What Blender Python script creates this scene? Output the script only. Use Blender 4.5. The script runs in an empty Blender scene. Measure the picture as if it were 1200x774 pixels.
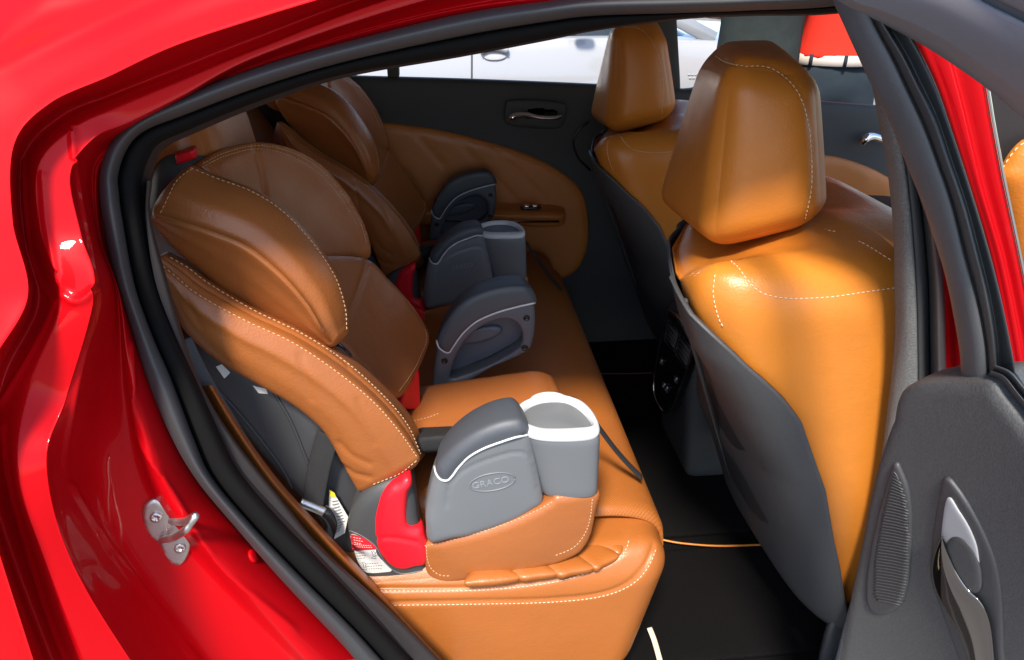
import bpy, bmesh, math, random
import numpy as np
from mathutils import Vector, Matrix
from mathutils.bvhtree import BVHTree
from mathutils.geometry import delaunay_2d_cdt
random.seed(7); rng = np.random.default_rng(7)
V = Vector
S = bpy.context.scene
C = S.collection
# ------------------------------------------------------------------ camera
CAM = V((0, 0, 1.3)); PITCH = math.radians(28); YAW = math.radians(5.7); FPX = 800.0
cy, sy, cp, sp = math.cos(YAW), math.sin(YAW), math.cos(PITCH), math.sin(PITCH)
FW = V((sy*cp, cy*cp, -sp)); RT = V((cy, -sy, 0)); UP = V((sy*sp, cy*sp, cp))
cam = bpy.data.cameras.new('camera'); cam.sensor_width = 36; cam.lens = 24
cam.clip_start = .02; cam.clip_end = 3000
co = bpy.data.objects.new('camera', cam); C.objects.link(co)
co.matrix_world = Matrix(((RT.x, UP.x, -FW.x, CAM.x), (RT.y, UP.y, -FW.y, CAM.y), (RT.z, UP.z, -FW.z, CAM.z), (0, 0, 0, 1)))
S.camera = co
# ------------------------------------------------------------------ light
SUN_DIR = V((0.20, 0.54, -0.82)).normalized()       # travel direction of the light
w = bpy.data.worlds.new('World'); S.world = w; w.use_nodes = True
nt = w.node_tree; nt.nodes.clear()
sky = nt.nodes.new('ShaderNodeTexSky'); sky.sky_type = 'NISHITA'; sky.sun_disc = False
sky.sun_elevation = math.asin(-SUN_DIR.z); sky.sun_rotation = math.atan2(-SUN_DIR.x, -SUN_DIR.y)
bgn = nt.nodes.new('ShaderNodeBackground'); bgn.inputs[1].default_value = 0.15
out = nt.nodes.new('ShaderNodeOutputWorld')
nt.links.new(sky.outputs[0], bgn.inputs[0]); nt.links.new(bgn.outputs[0], out.inputs[0])
sl = bpy.data.lights.new('sun', 'SUN'); sl.energy = 3.5; sl.angle = math.radians(9); sl.color = (1, .93, .82)
so = bpy.data.objects.new('sun', sl); C.objects.link(so)
so.rotation_euler = SUN_DIR.to_track_quat('-Z', 'Y').to_euler(); so.location = (0, -3, 6)
S.view_settings.view_transform = 'Standard'; S.view_settings.look = 'None'
S.view_settings.exposure = 1.1; S.view_settings.gamma = 1
S.cycles.max_bounces = 10; S.cycles.diffuse_bounces = 6; S.cycles.use_denoising = True

# ------------------------------------------------------------------ helpers
def ray(u, v):
    return FW + RT*((u-600)/FPX) + UP*((387-v)/FPX)
def P(u, v, y=None, x=None, z=None):
    """the point of the car (plane y, x or z) that the photo shows at (u, v)"""
    d = ray(u, v)
    if y is not None: t = (y-CAM.y)/d.y
    elif x is not None: t = (x-CAM.x)/d.x
    else: t = (z-CAM.z)/d.z
    return CAM + d*t
def PY(pts, y=None):
    return [P(p[0], p[1], y=(p[2] if len(p) > 2 else y)) for p in pts]

def cr(pts, n, closed=False):
    """Catmull-Rom through pts, n samples, index-parametrised"""
    p = np.array([tuple(q) for q in pts], float); m = len(p)
    t = np.linspace(0, m if closed else m-1, n, endpoint=not closed)
    i = np.floor(t).astype(int)
    if not closed: i = np.minimum(i, m-2)
    f = (t-i)[:, None]
    if closed: g = lambda k: p[(i+k) % m]
    else:
        ext = np.vstack([2*p[0]-p[1], p, 2*p[-1]-p[-2]]); g = lambda k: ext[np.clip(i+k+1, 0, m+1)]
    p0, p1, p2, p3 = g(-1), g(0), g(1), g(2)
    return .5*((2*p1)+(-p0+p2)*f+(2*p0-5*p1+4*p2-p3)*f**2+(-p0+3*p1-3*p2+p3)*f**3)
def resample(p, step, closed=False):
    p = np.asarray(p, float)
    q = np.vstack([p, p[:1]]) if closed else p
    L = np.r_[0, np.cumsum(np.linalg.norm(np.diff(q, axis=0), axis=1))]
    n = max(3, int(round(L[-1]/step)))
    s = np.linspace(0, L[-1], n+1)
    if closed: s = s[:-1]
    return np.stack([np.interp(s, L, q[:, k]) for k in range(q.shape[1])], 1)
def smooth(pts, step, closed=False, k=14):
    return resample(cr(pts, k*len(pts), closed), step, closed)

ROOTS = {}
def link(o, parent):
    C.objects.link(o)
    if parent is not None:
        o.parent = parent
        if parent.type == 'EMPTY': o.matrix_parent_inverse = Matrix.Translation(-parent.location)
    return o
def mesh(name, verts, faces, mat, parent=None, flat=False, recalc=True):
    me = bpy.data.meshes.new(name)
    me.from_pydata([tuple(v) for v in verts], [], [tuple(int(i) for i in f) for f in faces])
    if recalc:
        bm = bmesh.new(); bm.from_mesh(me)
        bmesh.ops.remove_doubles(bm, verts=bm.verts, dist=1e-6)
        bmesh.ops.recalc_face_normals(bm, faces=bm.faces); bm.to_mesh(me); bm.free()
    if not flat:
        for p in me.polygons: p.use_smooth = True
    me.materials.append(mat)
    return link(bpy.data.objects.new(name, me), parent)
def empty(name, loc, label, cat, group=None):
    o = bpy.data.objects.new(name, None); C.objects.link(o); o.location = loc
    o.empty_display_size = .1; o['label'] = label; o['category'] = cat
    if group: o['group'] = group
    return o
class MB:
    """collects pieces into one mesh"""
    def __init__(s): s.v = []; s.f = []
    def add(s, v, f):
        b = len(s.v); s.v += [tuple(q) for q in v]; s.f += [tuple(int(i)+b for i in g) for g in f]; return s
    def build(s, name, mat, parent=None, flat=False): return mesh(name, s.v, s.f, mat, parent, flat)

def grid_faces(nu, nv, cu=False, cv=False):
    f = []
    for i in range(nu if cu else nu-1):
        for j in range(nv if cv else nv-1):
            a, b = i, (i+1) % nu; c, d = j, (j+1) % nv
            f.append((a*nv+c, b*nv+c, b*nv+d, a*nv+d))
    return f
def loft_g(curves, nu=70, nv=None, closed=False, cap=False, lin=False):
    """surface through curves (same number of stations); closed: curves form a ring; cap: close both ends"""
    A = np.stack([cr(c, nu) for c in curves])              # K x nu x 3
    K = len(curves); nv = nv or (K*6)
    if lin:
        t = np.linspace(0, K-1, nv); B = np.stack([np.stack([np.interp(t, np.arange(K), A[:, i, k]) for k in range(3)], 1) for i in range(nu)])
    else: B = np.stack([cr(A[:, i, :], nv, closed) for i in range(nu)])  # nu x nv x 3
    v = B.reshape(-1, 3); f = grid_faces(nu, nv, False, closed)
    if cap:
        v = list(map(tuple, v))
        for i in (0, nu-1):
            ring = [i*nv+j for j in range(nv)]; c = np.mean([v[k] for k in ring], 0)
            prev = ring
            nrm = np.array(B[1 if i == 0 else nu-2].mean(0))-np.array(c); nrm = -nrm/np.linalg.norm(nrm)
            rad = np.mean(np.linalg.norm(np.array([v[k] for k in ring])-c, axis=1))
            for s in (.93, .75, .4):
                new = []
                for k in ring:
                    new.append(len(v)); v.append(tuple(c+(np.array(v[k])-c)*s+nrm*rad*.28*math.sqrt(1-s*s)))
                for j in range(nv): f.append((prev[j], prev[(j+1) % nv], new[(j+1) % nv], new[j]))
                prev = new
            ci = len(v); v.append(tuple(c+nrm*rad*.28))
            for j in range(nv): f.append((prev[j], prev[(j+1) % nv], ci))
    return v, f
def loft(name, curves, mat, parent=None, **k):
    v, f = loft_g(curves, **k); return mesh(name, v, f, mat, parent)
def rings_g(rings, cap=True):
    n = len(rings[0]); v = [tuple(p) for r in rings for p in r]; f = grid_faces(len(rings), n, False, True)
    if cap:
        for i in (0, len(rings)-1):
            c = np.mean(np.array(v[i*n:(i+1)*n]), 0); k = len(v); v.append(tuple(c))
            for j in range(n): f.append((i*n+j, i*n+(j+1) % n, k))
    return v, f
def tube_g(path, r, n=8, closed=False, flat=None, up=None):
    """tube along path; r radius or list; flat=(w,h) gives a ribbon with its wide side facing 'up' normal"""
    p = np.asarray([tuple(q) for q in path], float); m = len(p)
    t = np.gradient(p, axis=0) if not closed else (np.roll(p, -1, 0)-np.roll(p, 1, 0))
    t /= np.linalg.norm(t, axis=1)[:, None]+1e-12
    ups = np.asarray(up if up is not None else (0.3, -1, .55), float)
    if ups.ndim == 1: ups = np.tile(ups, (m, 1))
    s = np.cross(t, ups); s /= np.linalg.norm(s, axis=1)[:, None]+1e-12
    u = np.cross(s, t)
    rr = np.full(m, r) if np.isscalar(r) else np.asarray(r, float)
    a = np.linspace(0, 2*np.pi, n, endpoint=False)
    ca, sa = np.cos(a), np.sin(a)
    if flat:
        e = .35; ca = np.sign(ca)*np.abs(ca)**e*flat[0]; sa = np.sign(sa)*np.abs(sa)**e*flat[1]; rr = np.ones(m)
    v = p[:, None]+rr[:, None, None]*(ca[None, :, None]*s[:, None]+sa[None, :, None]*u[:, None])
    v = [tuple(q) for q in v.reshape(-1, 3)]; f = grid_faces(m, n, closed, True)
    if not closed:
        f += [tuple(range(n)), tuple((m-1)*n+j for j in range(n))]
    return v, f
def tube(name, path, r, mat, parent=None, **k):
    v, f = tube_g(path, r, **k); return mesh(name, v, f, mat, parent)
def hexa_g(c, r=(.3, .3, .3), bulge=(0, 0, 0), n=18):
    """rounded box mapped onto eight corners: 000 100 010 110 001 101 011 111"""
    c = np.array([tuple(q) for q in c], float); r = np.array(r, float)
    g = np.sin(np.linspace(-np.pi/2, np.pi/2, n+1)); V_ = []; F_ = []; idx = {}
    def vid(p):
        k = tuple(np.round(p, 6))
        if k not in idx: idx[k] = len(V_); V_.append(p)
        return idx[k]
    for ax in range(3):
        for sgn in (-1, 1):
            for i in range(n):
                for j in range(n):
                    q = []
                    for (a, b) in ((i, j), (i+1, j), (i+1, j+1), (i, j+1)):
                        p = np.zeros(3); p[ax] = sgn; p[(ax+1) % 3] = g[a]; p[(ax+2) % 3] = g[b]; q.append(vid(p))
                    F_.append(q)
    p = np.array(V_); inn = np.clip(p, -(1-r), 1-r); d = (p-inn)/r; L = np.linalg.norm(d, axis=1)[:, None]
    # keep flat faces flat: blend by max-norm
    m = np.max(np.abs(d), axis=1)[:, None]
    q = inn+r*d*np.where(L > 1e-9, m/np.maximum(L, 1e-9), 1)
    for ax in range(3):
        o1, o2 = (ax+1) % 3, (ax+2) % 3
        q[:, ax] *= 1+bulge[ax]*(1-p[:, o1]**2)*(1-p[:, o2]**2)
    t = (q+1)/2; x, y, z = t[:, 0:1], t[:, 1:2], t[:, 2:3]
    w_ = [(1-x)*(1-y)*(1-z), x*(1-y)*(1-z), (1-x)*y*(1-z), x*y*(1-z), (1-x)*(1-y)*z, x*(1-y)*z, (1-x)*y*z, x*y*z]
    return sum(w_[k]*c[k] for k in range(8)), F_
def hexa(name, c, mat, parent=None, **k):
    v, f = hexa_g(c, **k); return mesh(name, v, f, mat, parent)
def box_c(x0, x1, y0, y1, z0, z1):
    return [(x, y, z) for z in (z0, z1) for y in (y0, y1) for x in (x0, x1)]

def seg_dist(p, a, b):
    d = b-a; L = (d*d).sum(1)+1e-18
    t = np.clip(((p[:, None]-a[None])*d[None]).sum(2)/L[None], 0, 1)
    return np.sqrt((((a[None]+t[..., None]*d[None])-p[:, None])**2).sum(2))
def dist_poly(p, poly):
    out_ = np.empty(len(p))
    for i in range(0, len(p), 1500): out_[i:i+1500] = seg_dist(p[i:i+1500], poly, np.roll(poly, -1, 0)).min(1)
    return out_
def inside(p, poly):
    x, y = p[:, 0], p[:, 1]; r = np.zeros(len(p), bool); n = len(poly)
    for i in range(n):
        a, b = poly[i], poly[(i+1) % n]
        c_ = ((a[1] > y) != (b[1] > y)); dy = (b[1]-a[1]) or 1e-12
        r ^= c_ & (x < (b[0]-a[0])*(y-a[1])/dy+a[0])
    return r
def solve(nv, E, fixed, val, src):
    """graph Laplace / Poisson solve with fixed vertices, conjugate gradients"""
    deg = np.zeros(nv); np.add.at(deg, E[:, 0], 1); np.add.at(deg, E[:, 1], 1)
    def A(x):
        y = deg*x; np.subtract.at(y, E[:, 0], x[E[:, 1]]); np.subtract.at(y, E[:, 1], x[E[:, 0]]); return y
    x = np.where(fixed, val, 0.); fr = ~fixed
    b = np.where(fr, src-A(x), 0); u = np.zeros(nv); r = b.copy(); p = r.copy(); rs = r@r
    for _ in range(500):
        if rs < 1e-16: break
        Ap = np.where(fr, A(p), 0); al = rs/(p@Ap+1e-300); u += al*p; r -= al*Ap; rn = r@r; p = r+rn/rs*p; rs = rn
    return x+u
def pillow_g(outline, front=.012, back=.02, r=.02, rb=None, dome=0., res=.008, n=None, holes=(), sm=True, bdome=0.):
    O3 = smooth(outline, res, True) if sm else resample(np.array([tuple(q) for q in outline]), res, True)
    H3 = [smooth(h, res, True) for h in holes]
    c = O3.mean(0); _, _, vt = np.linalg.svd(O3-c); nn = vt[2]
    want = np.array(n if n is not None else tuple(CAM-V(c)), float)
    if nn@want < 0: nn = -nn
    e1 = vt[0]; e2 = np.cross(nn, e1)
    to2 = lambda q: np.stack([(q-c)@e1, (q-c)@e2], 1)
    o2 = to2(O3); w0 = (O3-c)@nn
    h2 = [to2(h) for h in H3]
    lo, hi = o2.min(0), o2.max(0); gs = res
    xs = np.arange(lo[0], hi[0]+gs, gs); ys = np.arange(lo[1], hi[1]+gs, gs*.866)
    g = np.array([(x+(.5*gs if j % 2 else 0), y) for j, y in enumerate(ys) for x in xs])
    g = g[inside(g, o2)]
    for h in h2: g = g[~inside(g, h)]
    bnds = [o2]+h2
    D = lambda q: np.min([dist_poly(q, b) for b in bnds], axis=0)
    g = g[D(g) > 1.25*res]
    extra = []
    for b in bnds:
        t = np.roll(b, -1, 0)-np.roll(b, 1, 0); t /= np.linalg.norm(t, axis=1)[:, None]+1e-12
        nm = np.stack([-t[:, 1], t[:, 0]], 1)
        for k in (.07, .25, .6):
            for s in (1, -1):
                q = b+nm*s*k*res; ok = inside(q, o2)
                for h in h2: ok &= ~inside(q, h)
                q = q[ok]
                if len(q): extra.append(q[D(q) > .9*k*res])
    pts = np.vstack([o2]+h2+extra+[g]); N = len(o2)
    edges = [(i, (i+1) % N) for i in range(N)]; off = N
    for h in h2:
        m = len(h); edges += [(off+i, off+(i+1) % m) for i in range(m)]; off += m
    res_ = delaunay_2d_cdt([V((float(a), float(b))) for a, b in pts], edges, [], 0, 1e-7)
    v2 = np.array([(q.x, q.y) for q in res_[0]]); T = np.array([f for f in res_[2] if len(f) == 3])
    cen = v2[T].mean(1); ok = inside(cen, o2)
    for h in h2: ok &= ~inside(cen, h)
    T = T[ok]
    used = np.unique(T); mp = -np.ones(len(v2), int); mp[used] = np.arange(len(used)); v2 = v2[used]; T = mp[T]
    d = D(v2); fix = d < 1e-6; nv = len(v2)
    E = np.unique(np.sort(np.vstack([T[:, [0, 1]], T[:, [1, 2]], T[:, [2, 0]]]), axis=1), axis=0)
    allb = np.vstack([o2]+h2); allw = np.r_[w0]
    for h in H3: allw = np.r_[allw, (h-c)@nn]
    bi = np.where(fix)[0]; bw = np.zeros(nv)
    for i in bi: bw[i] = allw[np.argmin(((allb-v2[i])**2).sum(1))]
    wv = solve(nv, E, fix, bw, np.zeros(nv))
    u = np.zeros(nv)
    if dome or bdome:
        # Poisson dome on the graph with per-vertex area weights
        ar = np.zeros(nv); q = v2[T]; a_ = .5*np.abs((q[:, 1, 0]-q[:, 0, 0])*(q[:, 2, 1]-q[:, 0, 1])-(q[:, 2, 0]-q[:, 0, 0])*(q[:, 1, 1]-q[:, 0, 1]))
        for k in range(3): np.add.at(ar, T[:, k], a_/3)
        u = solve(nv, E, fix, np.zeros(nv), ar/ar.mean()); u /= u.max()+1e-12
    rb = rb or r
    Q = lambda t: np.sqrt(np.maximum(0, 1-(1-np.minimum(t, 1))**2))
    hf = front*Q(d/r)+dome*u; hb = -back*Q(d/rb)-bdome*u
    base = c+v2[:, :1]*e1+v2[:, 1:]*e2
    vf = base+(wv+hf)[:, None]*nn; vb = base+(wv+hb)[:, None]*nn
    vs = np.vstack([vf, vb]); Tb = T[:, ::-1]+nv
    bm_ = np.arange(2*nv); bm_[bi+nv] = bi; Tb = bm_[Tb]
    return vs, np.vstack([T, Tb])
def pillow(name, outline, mat, parent=None, **k):
    v, f = pillow_g(outline, **k)
    used = np.unique(f); mp = -np.ones(len(v), int); mp[used] = np.arange(len(used))
    return mesh(name, v[used], mp[f], mat, parent)
def bvh(objs):
    vs, fs = [], []
    for o in objs:
        b = len(vs); vs += [v.co.copy() for v in o.data.vertices]; fs += [[i+b for i in p.vertices] for p in o.data.polygons]
    return BVHTree.FromPolygons(vs, fs)
def cast(px, tree, lift=.0006):
    """drape a traced line onto the surface it belongs to"""
    pts = []; nr = []
    q = resample(cr(px, 16*len(px)), 2.0)
    for u, v in q:
        d = ray(u, v).normalized(); h = tree.ray_cast(CAM, d)
        if h[0] is None: continue
        n = h[1] if h[1].dot(d) < 0 else -h[1]
        pts.append(h[0]+n*lift); nr.append(n)
    return pts, nr
def stitch(name, paths, mat, parent, L=.0042, gap=.0022, r=.00065, objs=None, lift=.0003):
    """rows of thread dashes; each traced line is draped on objs and is one object"""
    tree = bvh(objs)
    for px in paths:
        mb = MB(); pts, nr = cast(px, tree, lift)
        if len(pts) < 3: continue
        A = np.array(pts); Nn = np.array(nr)
        L_ = np.r_[0, np.cumsum(np.linalg.norm(np.diff(A, axis=0), axis=1))]; s = 0
        while s+L < L_[-1]:
            a = np.array([np.interp(s, L_, A[:, k]) for k in range(3)]); b = np.array([np.interp(s+L, L_, A[:, k]) for k in range(3)])
            nn = np.array([np.interp(s, L_, Nn[:, k]) for k in range(3)])
            if np.linalg.norm(b-a) < L*1.05:
                m = (a+b)/2+nn*r*.5
                mb.add(*tube_g([a-nn*r*.6, a*.75+b*.25+nn*r*.5, m, a*.25+b*.75+nn*r*.5, b-nn*r*.6], [r*.6, r, r, r, r*.6], n=5, up=nn))
            s += L+gap
        if mb.v: mb.build(name, mat, parent)
def groove(obj, px, wdt=.004, depth=.003, tree=None):
    """press a seam line into a surface along a traced line"""
    tree = tree or bvh([obj]); pts, nr = cast(px, tree, 0)
    if len(pts) < 2: return
    A = np.array(pts); Nn = np.array(nr)
    vs = np.empty(len(obj.data.vertices)*3); obj.data.vertices.foreach_get('co', vs); vs = vs.reshape(-1, 3)
    lo, hi = A.min(0)-4*wdt, A.max(0)+4*wdt
    idx = np.where(((vs > lo) & (vs < hi)).all(1))[0]
    for i in idx:
        d = np.linalg.norm(A-vs[i], axis=1); k = d.argmin()
        if d[k] < 3*wdt: vs[i] -= Nn[k]*depth*math.exp(-(d[k]/wdt)**2)
    obj.data.vertices.foreach_set('co', vs.ravel()); obj.data.update()
def curve_on(name, px, objs, r, mat, parent, lift=.0005, n=6):
    pts, nr = cast(px, bvh(objs), lift)
    if len(pts) > 2: return tube(name, pts, r, mat, parent, n=n)

# ------------------------------------------------------------------ materials
def mat(name, col, rough=.5, metal=0, var=.0, vscale=8, bump=0, bscale=300, spec=.5, coat=0, coatr=.05, sheen=0, kind='noise', col2=None, trans=0, ior=1.5, emit=None, rvar=0., bdist=.0006):
    m = bpy.data.materials.new(name); m.use_nodes = True; n = m.node_tree; b = n.nodes['Principled BSDF']
    b.inputs['Base Color'].default_value = (*col, 1); b.inputs['Roughness'].default_value = rough; b.inputs['Metallic'].default_value = metal
    b.inputs['Specular IOR Level'].default_value = spec; b.inputs['Coat Weight'].default_value = coat; b.inputs['Coat Roughness'].default_value = coatr
    b.inputs['Sheen Weight'].default_value = sheen; b.inputs['Transmission Weight'].default_value = trans; b.inputs['IOR'].default_value = ior
    tc = n.nodes.new('ShaderNodeTexCoord')
    if var or rvar:
        t = n.nodes.new('ShaderNodeTexNoise'); t.inputs['Scale'].default_value = vscale; t.inputs['Detail'].default_value = 6
        n.links.new(tc.outputs['Object'], t.inputs['Vector'])
        if var:
            mx = n.nodes.new('ShaderNodeMix'); mx.data_type = 'RGBA'
            c2 = col2 or tuple(min(1, x*(1-var)) for x in col); c1 = tuple(min(1, x*(1+var)) for x in col) if not col2 else col
            mx.inputs[6].default_value = (*c1, 1); mx.inputs[7].default_value = (*c2, 1)
            n.links.new(t.outputs[0], mx.inputs[0]); n.links.new(mx.outputs[2], b.inputs['Base Color'])
        if rvar:
            mr = n.nodes.new('ShaderNodeMapRange'); mr.inputs[1].default_value = .3; mr.inputs[2].default_value = .7
            mr.inputs[3].default_value = rough-rvar; mr.inputs[4].default_value = rough+rvar
            n.links.new(t.outputs[0], mr.inputs[0]); n.links.new(mr.outputs[0], b.inputs['Roughness'])
    if bump:
        bp = n.nodes.new('ShaderNodeBump'); bp.inputs['Strength'].default_value = bump; bp.inputs['Distance'].default_value = bdist
        if kind == 'leather':
            a = n.nodes.new('ShaderNodeTexVoronoi'); a.feature = 'SMOOTH_F1'; a.inputs['Scale'].default_value = bscale; o_ = a.outputs['Distance']
            t2 = n.nodes.new('ShaderNodeTexNoise'); t2.inputs['Scale'].default_value = 22; t2.inputs['Detail'].default_value = 4
            n.links.new(tc.outputs['Object'], t2.inputs['Vector'])
            ad = n.nodes.new('ShaderNodeMath'); ad.operation = 'MULTIPLY_ADD'; ad.inputs[1].default_value = 6.0
            n.links.new(t2.outputs[0], ad.inputs[0]); n.links.new(o_, ad.inputs[2]); n.links.new(tc.outputs['Object'], a.inputs['Vector']); o_ = ad.outputs[0]
        elif kind == 'weave':
            a = n.nodes.new('ShaderNodeTexWave'); a.bands_direction = 'Z'; a.inputs['Scale'].default_value = bscale; a.inputs['Distortion'].default_value = 1.5; a.inputs['Detail Scale'].default_value = 30
            t2 = n.nodes.new('ShaderNodeTexNoise'); t2.inputs['Scale'].default_value = 500
            n.links.new(tc.outputs['Object'], t2.inputs['Vector']); n.links.new(tc.outputs['Object'], a.inputs['Vector'])
            ad = n.nodes.new('ShaderNodeMath'); ad.operation = 'ADD'; n.links.new(a.outputs['Fac'], ad.inputs[0]); n.links.new(t2.outputs[0], ad.inputs[1]); o_ = ad.outputs[0]
        else:
            a = n.nodes.new('ShaderNodeTexNoise'); a.inputs['Scale'].default_value = bscale; a.inputs['Detail'].default_value = 5; o_ = a.outputs[0]
            n.links.new(tc.outputs['Object'], a.inputs['Vector'])
        n.links.new(o_, bp.inputs['Height']); n.links.new(bp.outputs[0], b.inputs['Normal'])
    return m
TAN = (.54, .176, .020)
M = dict(
    leather=mat('tan_leather', TAN, .38, var=.10, vscale=9, bump=.35, bscale=420, kind='leather', rvar=.06),
    thread=mat('cream_thread', (.72, .56, .38), .7),
    paint=mat('red_paint', (.49, .0018, .0055), .45, metal=.08, coat=.24, coatr=.02, spec=.05),
    rubber=mat('grey_rubber', (.044, .045, .048), .5, bump=.15, bscale=700, var=.1),
    flock=mat('black_flock', (.006, .0055, .0055), .9, bump=.5, bscale=1400, spec=.15),
    trim=mat('charcoal_trim', (.042, .042, .044), .62, bump=.5, bscale=1100, var=.15, vscale=20),
    trim_brown=mat('dark_trim', (.020, .015, .015), .7, bump=.3, bscale=1100),
    doorgrey=mat('door_plastic', (.066, .066, .067), .6, bump=.9, bscale=700, var=.45, vscale=420),
    weave=mat('pillar_fabric', (.15, .15, .148), .85, bump=1, bscale=150, kind='weave', var=.5, vscale=420),
    shell=mat('seat_shell', (.052, .053, .056), .5, bump=.6, bscale=900, var=.35, vscale=500),
    carpet=mat('carpet', (.0055, .005, .005), 1.0, bump=1, bscale=500, var=.85, vscale=420, sheen=.0, spec=.06),
    armgrey=mat('armrest_grey', (.135, .143, .152), .42, bump=.12, bscale=1500, var=.05),
    armdark=mat('armrest_dark', (.06, .066, .078), .5, bump=.3, bscale=1600, var=.08),
    white=mat('white_trim', (.56, .57, .58), .35),
    redplastic=mat('red_plastic', (.75, .008, .02), .42, bump=.2, bscale=900),
    darkplastic=mat('dark_plastic', (.045, .045, .048), .5, bump=.35, bscale=900),
    black=mat('black_gloss', (.008, .008, .009), .18),
    chrome=mat('chrome', (.85, .84, .82), .08, metal=1),
    silver=mat('silver_zinc', (.62, .60, .58), .38, metal=1, bump=.3, bscale=800, rvar=.08, vscale=60),
    belt=mat('belt_webbing', (.016, .016, .018), .75, bump=.7, bscale=260, kind='weave'),
    beltgrey=mat('grey_webbing', (.09, .09, .095), .75, bump=.7, bscale=260, kind='weave'),
    paper=mat('paper_label', (.72, .70, .66), .6),
    ink=mat('label_ink', (.06, .06, .07), .6),
    labelred=mat('label_red', (.55, .02, .03), .5),
    yellow=mat('label_yellow', (.8, .6, .03), .5),
    glass=mat('tinted_glass', (.8, .85, .83), .0, trans=1, ior=1.02, spec=.4),
    glassd=mat('dark_glass', (.012, .018, .016), .04, coat=1),
    whitepaint=mat('white_paint', (.33, .335, .35), .25, coat=1, coatr=.03),
    asphalt=mat('paving', (.16, .155, .15), .9, var=.25, vscale=3, bump=.6, bscale=60),
    headliner=mat('headliner', (.35, .33, .30), .9),
    tyre=mat('tyre_rubber', (.02, .02, .02), .8),
    slate=mat('slate_cloth', (.026, .035, .044), .85, var=.25, vscale=14, bump=.8, bscale=8, bdist=.006, spec=.1),
    greycloth=mat('grey_cloth', (.030, .036, .034), .9, var=.45, vscale=9, bump=.8, bscale=9, bdist=.006, spec=.1),
    redcloth=mat('red_cloth', (.70, .035, .02), .85, var=.1, vscale=8, bump=.8, bscale=8, bdist=.006, spec=.1),
    skin=mat('skin', (.55, .30, .20), .5, var=.08),
    hair=mat('hair', (.03, .02, .014), .6, bump=.8, bscale=120),
    beltleather=mat('pale_belt', (.6, .52, .45), .5),
)
M['trim2'] = mat('frame_trim', (.072,.074,.078), .55, bump=.5, bscale=1100, var=.12, vscale=30)
M['black_rub'] = mat('run_rubber', (.034,.036,.037), .4, bump=.2, bscale=600)
M['silverpaint'] = mat('silver_paint', (.34,.34,.35), .4)
M['chrome2'] = mat('dark_chrome', (.26,.245,.235), .06, metal=1)
def pane_mat():
    m = bpy.data.materials.new('window_pane'); m.use_nodes = True; n = m.node_tree; n.nodes.clear()
    o = n.nodes.new('ShaderNodeOutputMaterial'); mx = n.nodes.new('ShaderNodeMixShader'); t = n.nodes.new('ShaderNodeBsdfTransparent'); g_ = n.nodes.new('ShaderNodeBsdfGlossy')
    t.inputs[0].default_value = (.93, .96, .95, 1); g_.inputs['Roughness'].default_value = .0; f = n.nodes.new('ShaderNodeFresnel'); f.inputs[0].default_value = 1.06
    n.links.new(f.outputs[0], mx.inputs[0]); n.links.new(t.outputs[0], mx.inputs[1]); n.links.new(g_.outputs[0], mx.inputs[2]); n.links.new(mx.outputs[0], o.inputs[0]); return m
M['pane'] = pane_mat()
def perf_mat():
    """tan leather with rows of small punched holes"""
    m = mat('perforated_leather', (.36,.107,.016), .46, var=.12, vscale=9); n = m.node_tree; b = n.nodes['Principled BSDF']
    tc = n.nodes.new('ShaderNodeTexCoord'); mp = n.nodes.new('ShaderNodeMapping'); mp.inputs['Scale'].default_value = (1, 1, 0); mp.inputs['Rotation'].default_value = (0, 0, .785)
    vo = n.nodes.new('ShaderNodeTexVoronoi'); vo.inputs['Scale'].default_value = 260; vo.inputs['Randomness'].default_value = 0
    n.links.new(tc.outputs['Object'], mp.inputs[0]); n.links.new(mp.outputs[0], vo.inputs['Vector'])
    mr = n.nodes.new('ShaderNodeMapRange'); mr.inputs[1].default_value = .18; mr.inputs[2].default_value = .34; n.links.new(vo.outputs['Distance'], mr.inputs[0])
    bp = n.nodes.new('ShaderNodeBump'); bp.inputs['Strength'].default_value = .8; bp.inputs['Distance'].default_value = .0008
    n.links.new(mr.outputs[0], bp.inputs['Height']); n.links.new(bp.outputs[0], b.inputs['Normal']); return m
M['perf'] = perf_mat()
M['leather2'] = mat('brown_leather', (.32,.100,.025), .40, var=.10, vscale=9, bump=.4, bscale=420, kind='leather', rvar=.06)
M['leather_dim'] = mat('dimmed_bench_leather', (.35,.105,.019), .40, var=.10, vscale=9, bump=.35, bscale=420, kind='leather', rvar=.06)  # front seat leather with the bench's dimmer light put into its colour
M['leather_lifted'] = mat('lightened_door_leather', (.50,.165,.034), .42, var=.12, vscale=9, bump=.35, bscale=420, kind='leather', rvar=.06)  # cabin leather, colour lightened to make up for weak far-side fill
M['rail'] = mat('rail_plastic', (.17,.17,.18), .42, bump=.2, bscale=900)
M['edging'] = mat('dark_edging', (.10,.04,.015), .8)
M['belt_pocket'] = mat('pocket_vinyl', (.022,.025,.031), .42, bump=.3, bscale=700)
M['thread2'] = mat('tan_thread', (.62,.42,.24), .7)
M['greenplastic'] = mat('grey_green_plastic', (.06,.075,.07), .45, bump=.2, bscale=900)
M['casing'] = mat('base_plastic', (.055,.056,.058), .5, bump=.4, bscale=1000, var=.1)
M['armmid'] = mat('armrest_inner', (.085,.092,.11), .45, bump=.15, bscale=1400)
M['armlight'] = mat('emblem_grey', (.20,.215,.24), .4)
M['lidgrey'] = mat('lid_grey', (.50,.52,.53), .4)
# ------------------------------------------------------------------ setting
def tagk(o, kind='structure'): o['kind'] = kind; return o
g = mesh('ground', [(-60, -60, 0), (60, -60, 0), (60, 60, 0), (-60, 60, 0)], [(0, 1, 2, 3)], M['asphalt'], flat=True); tagk(g)

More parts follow.
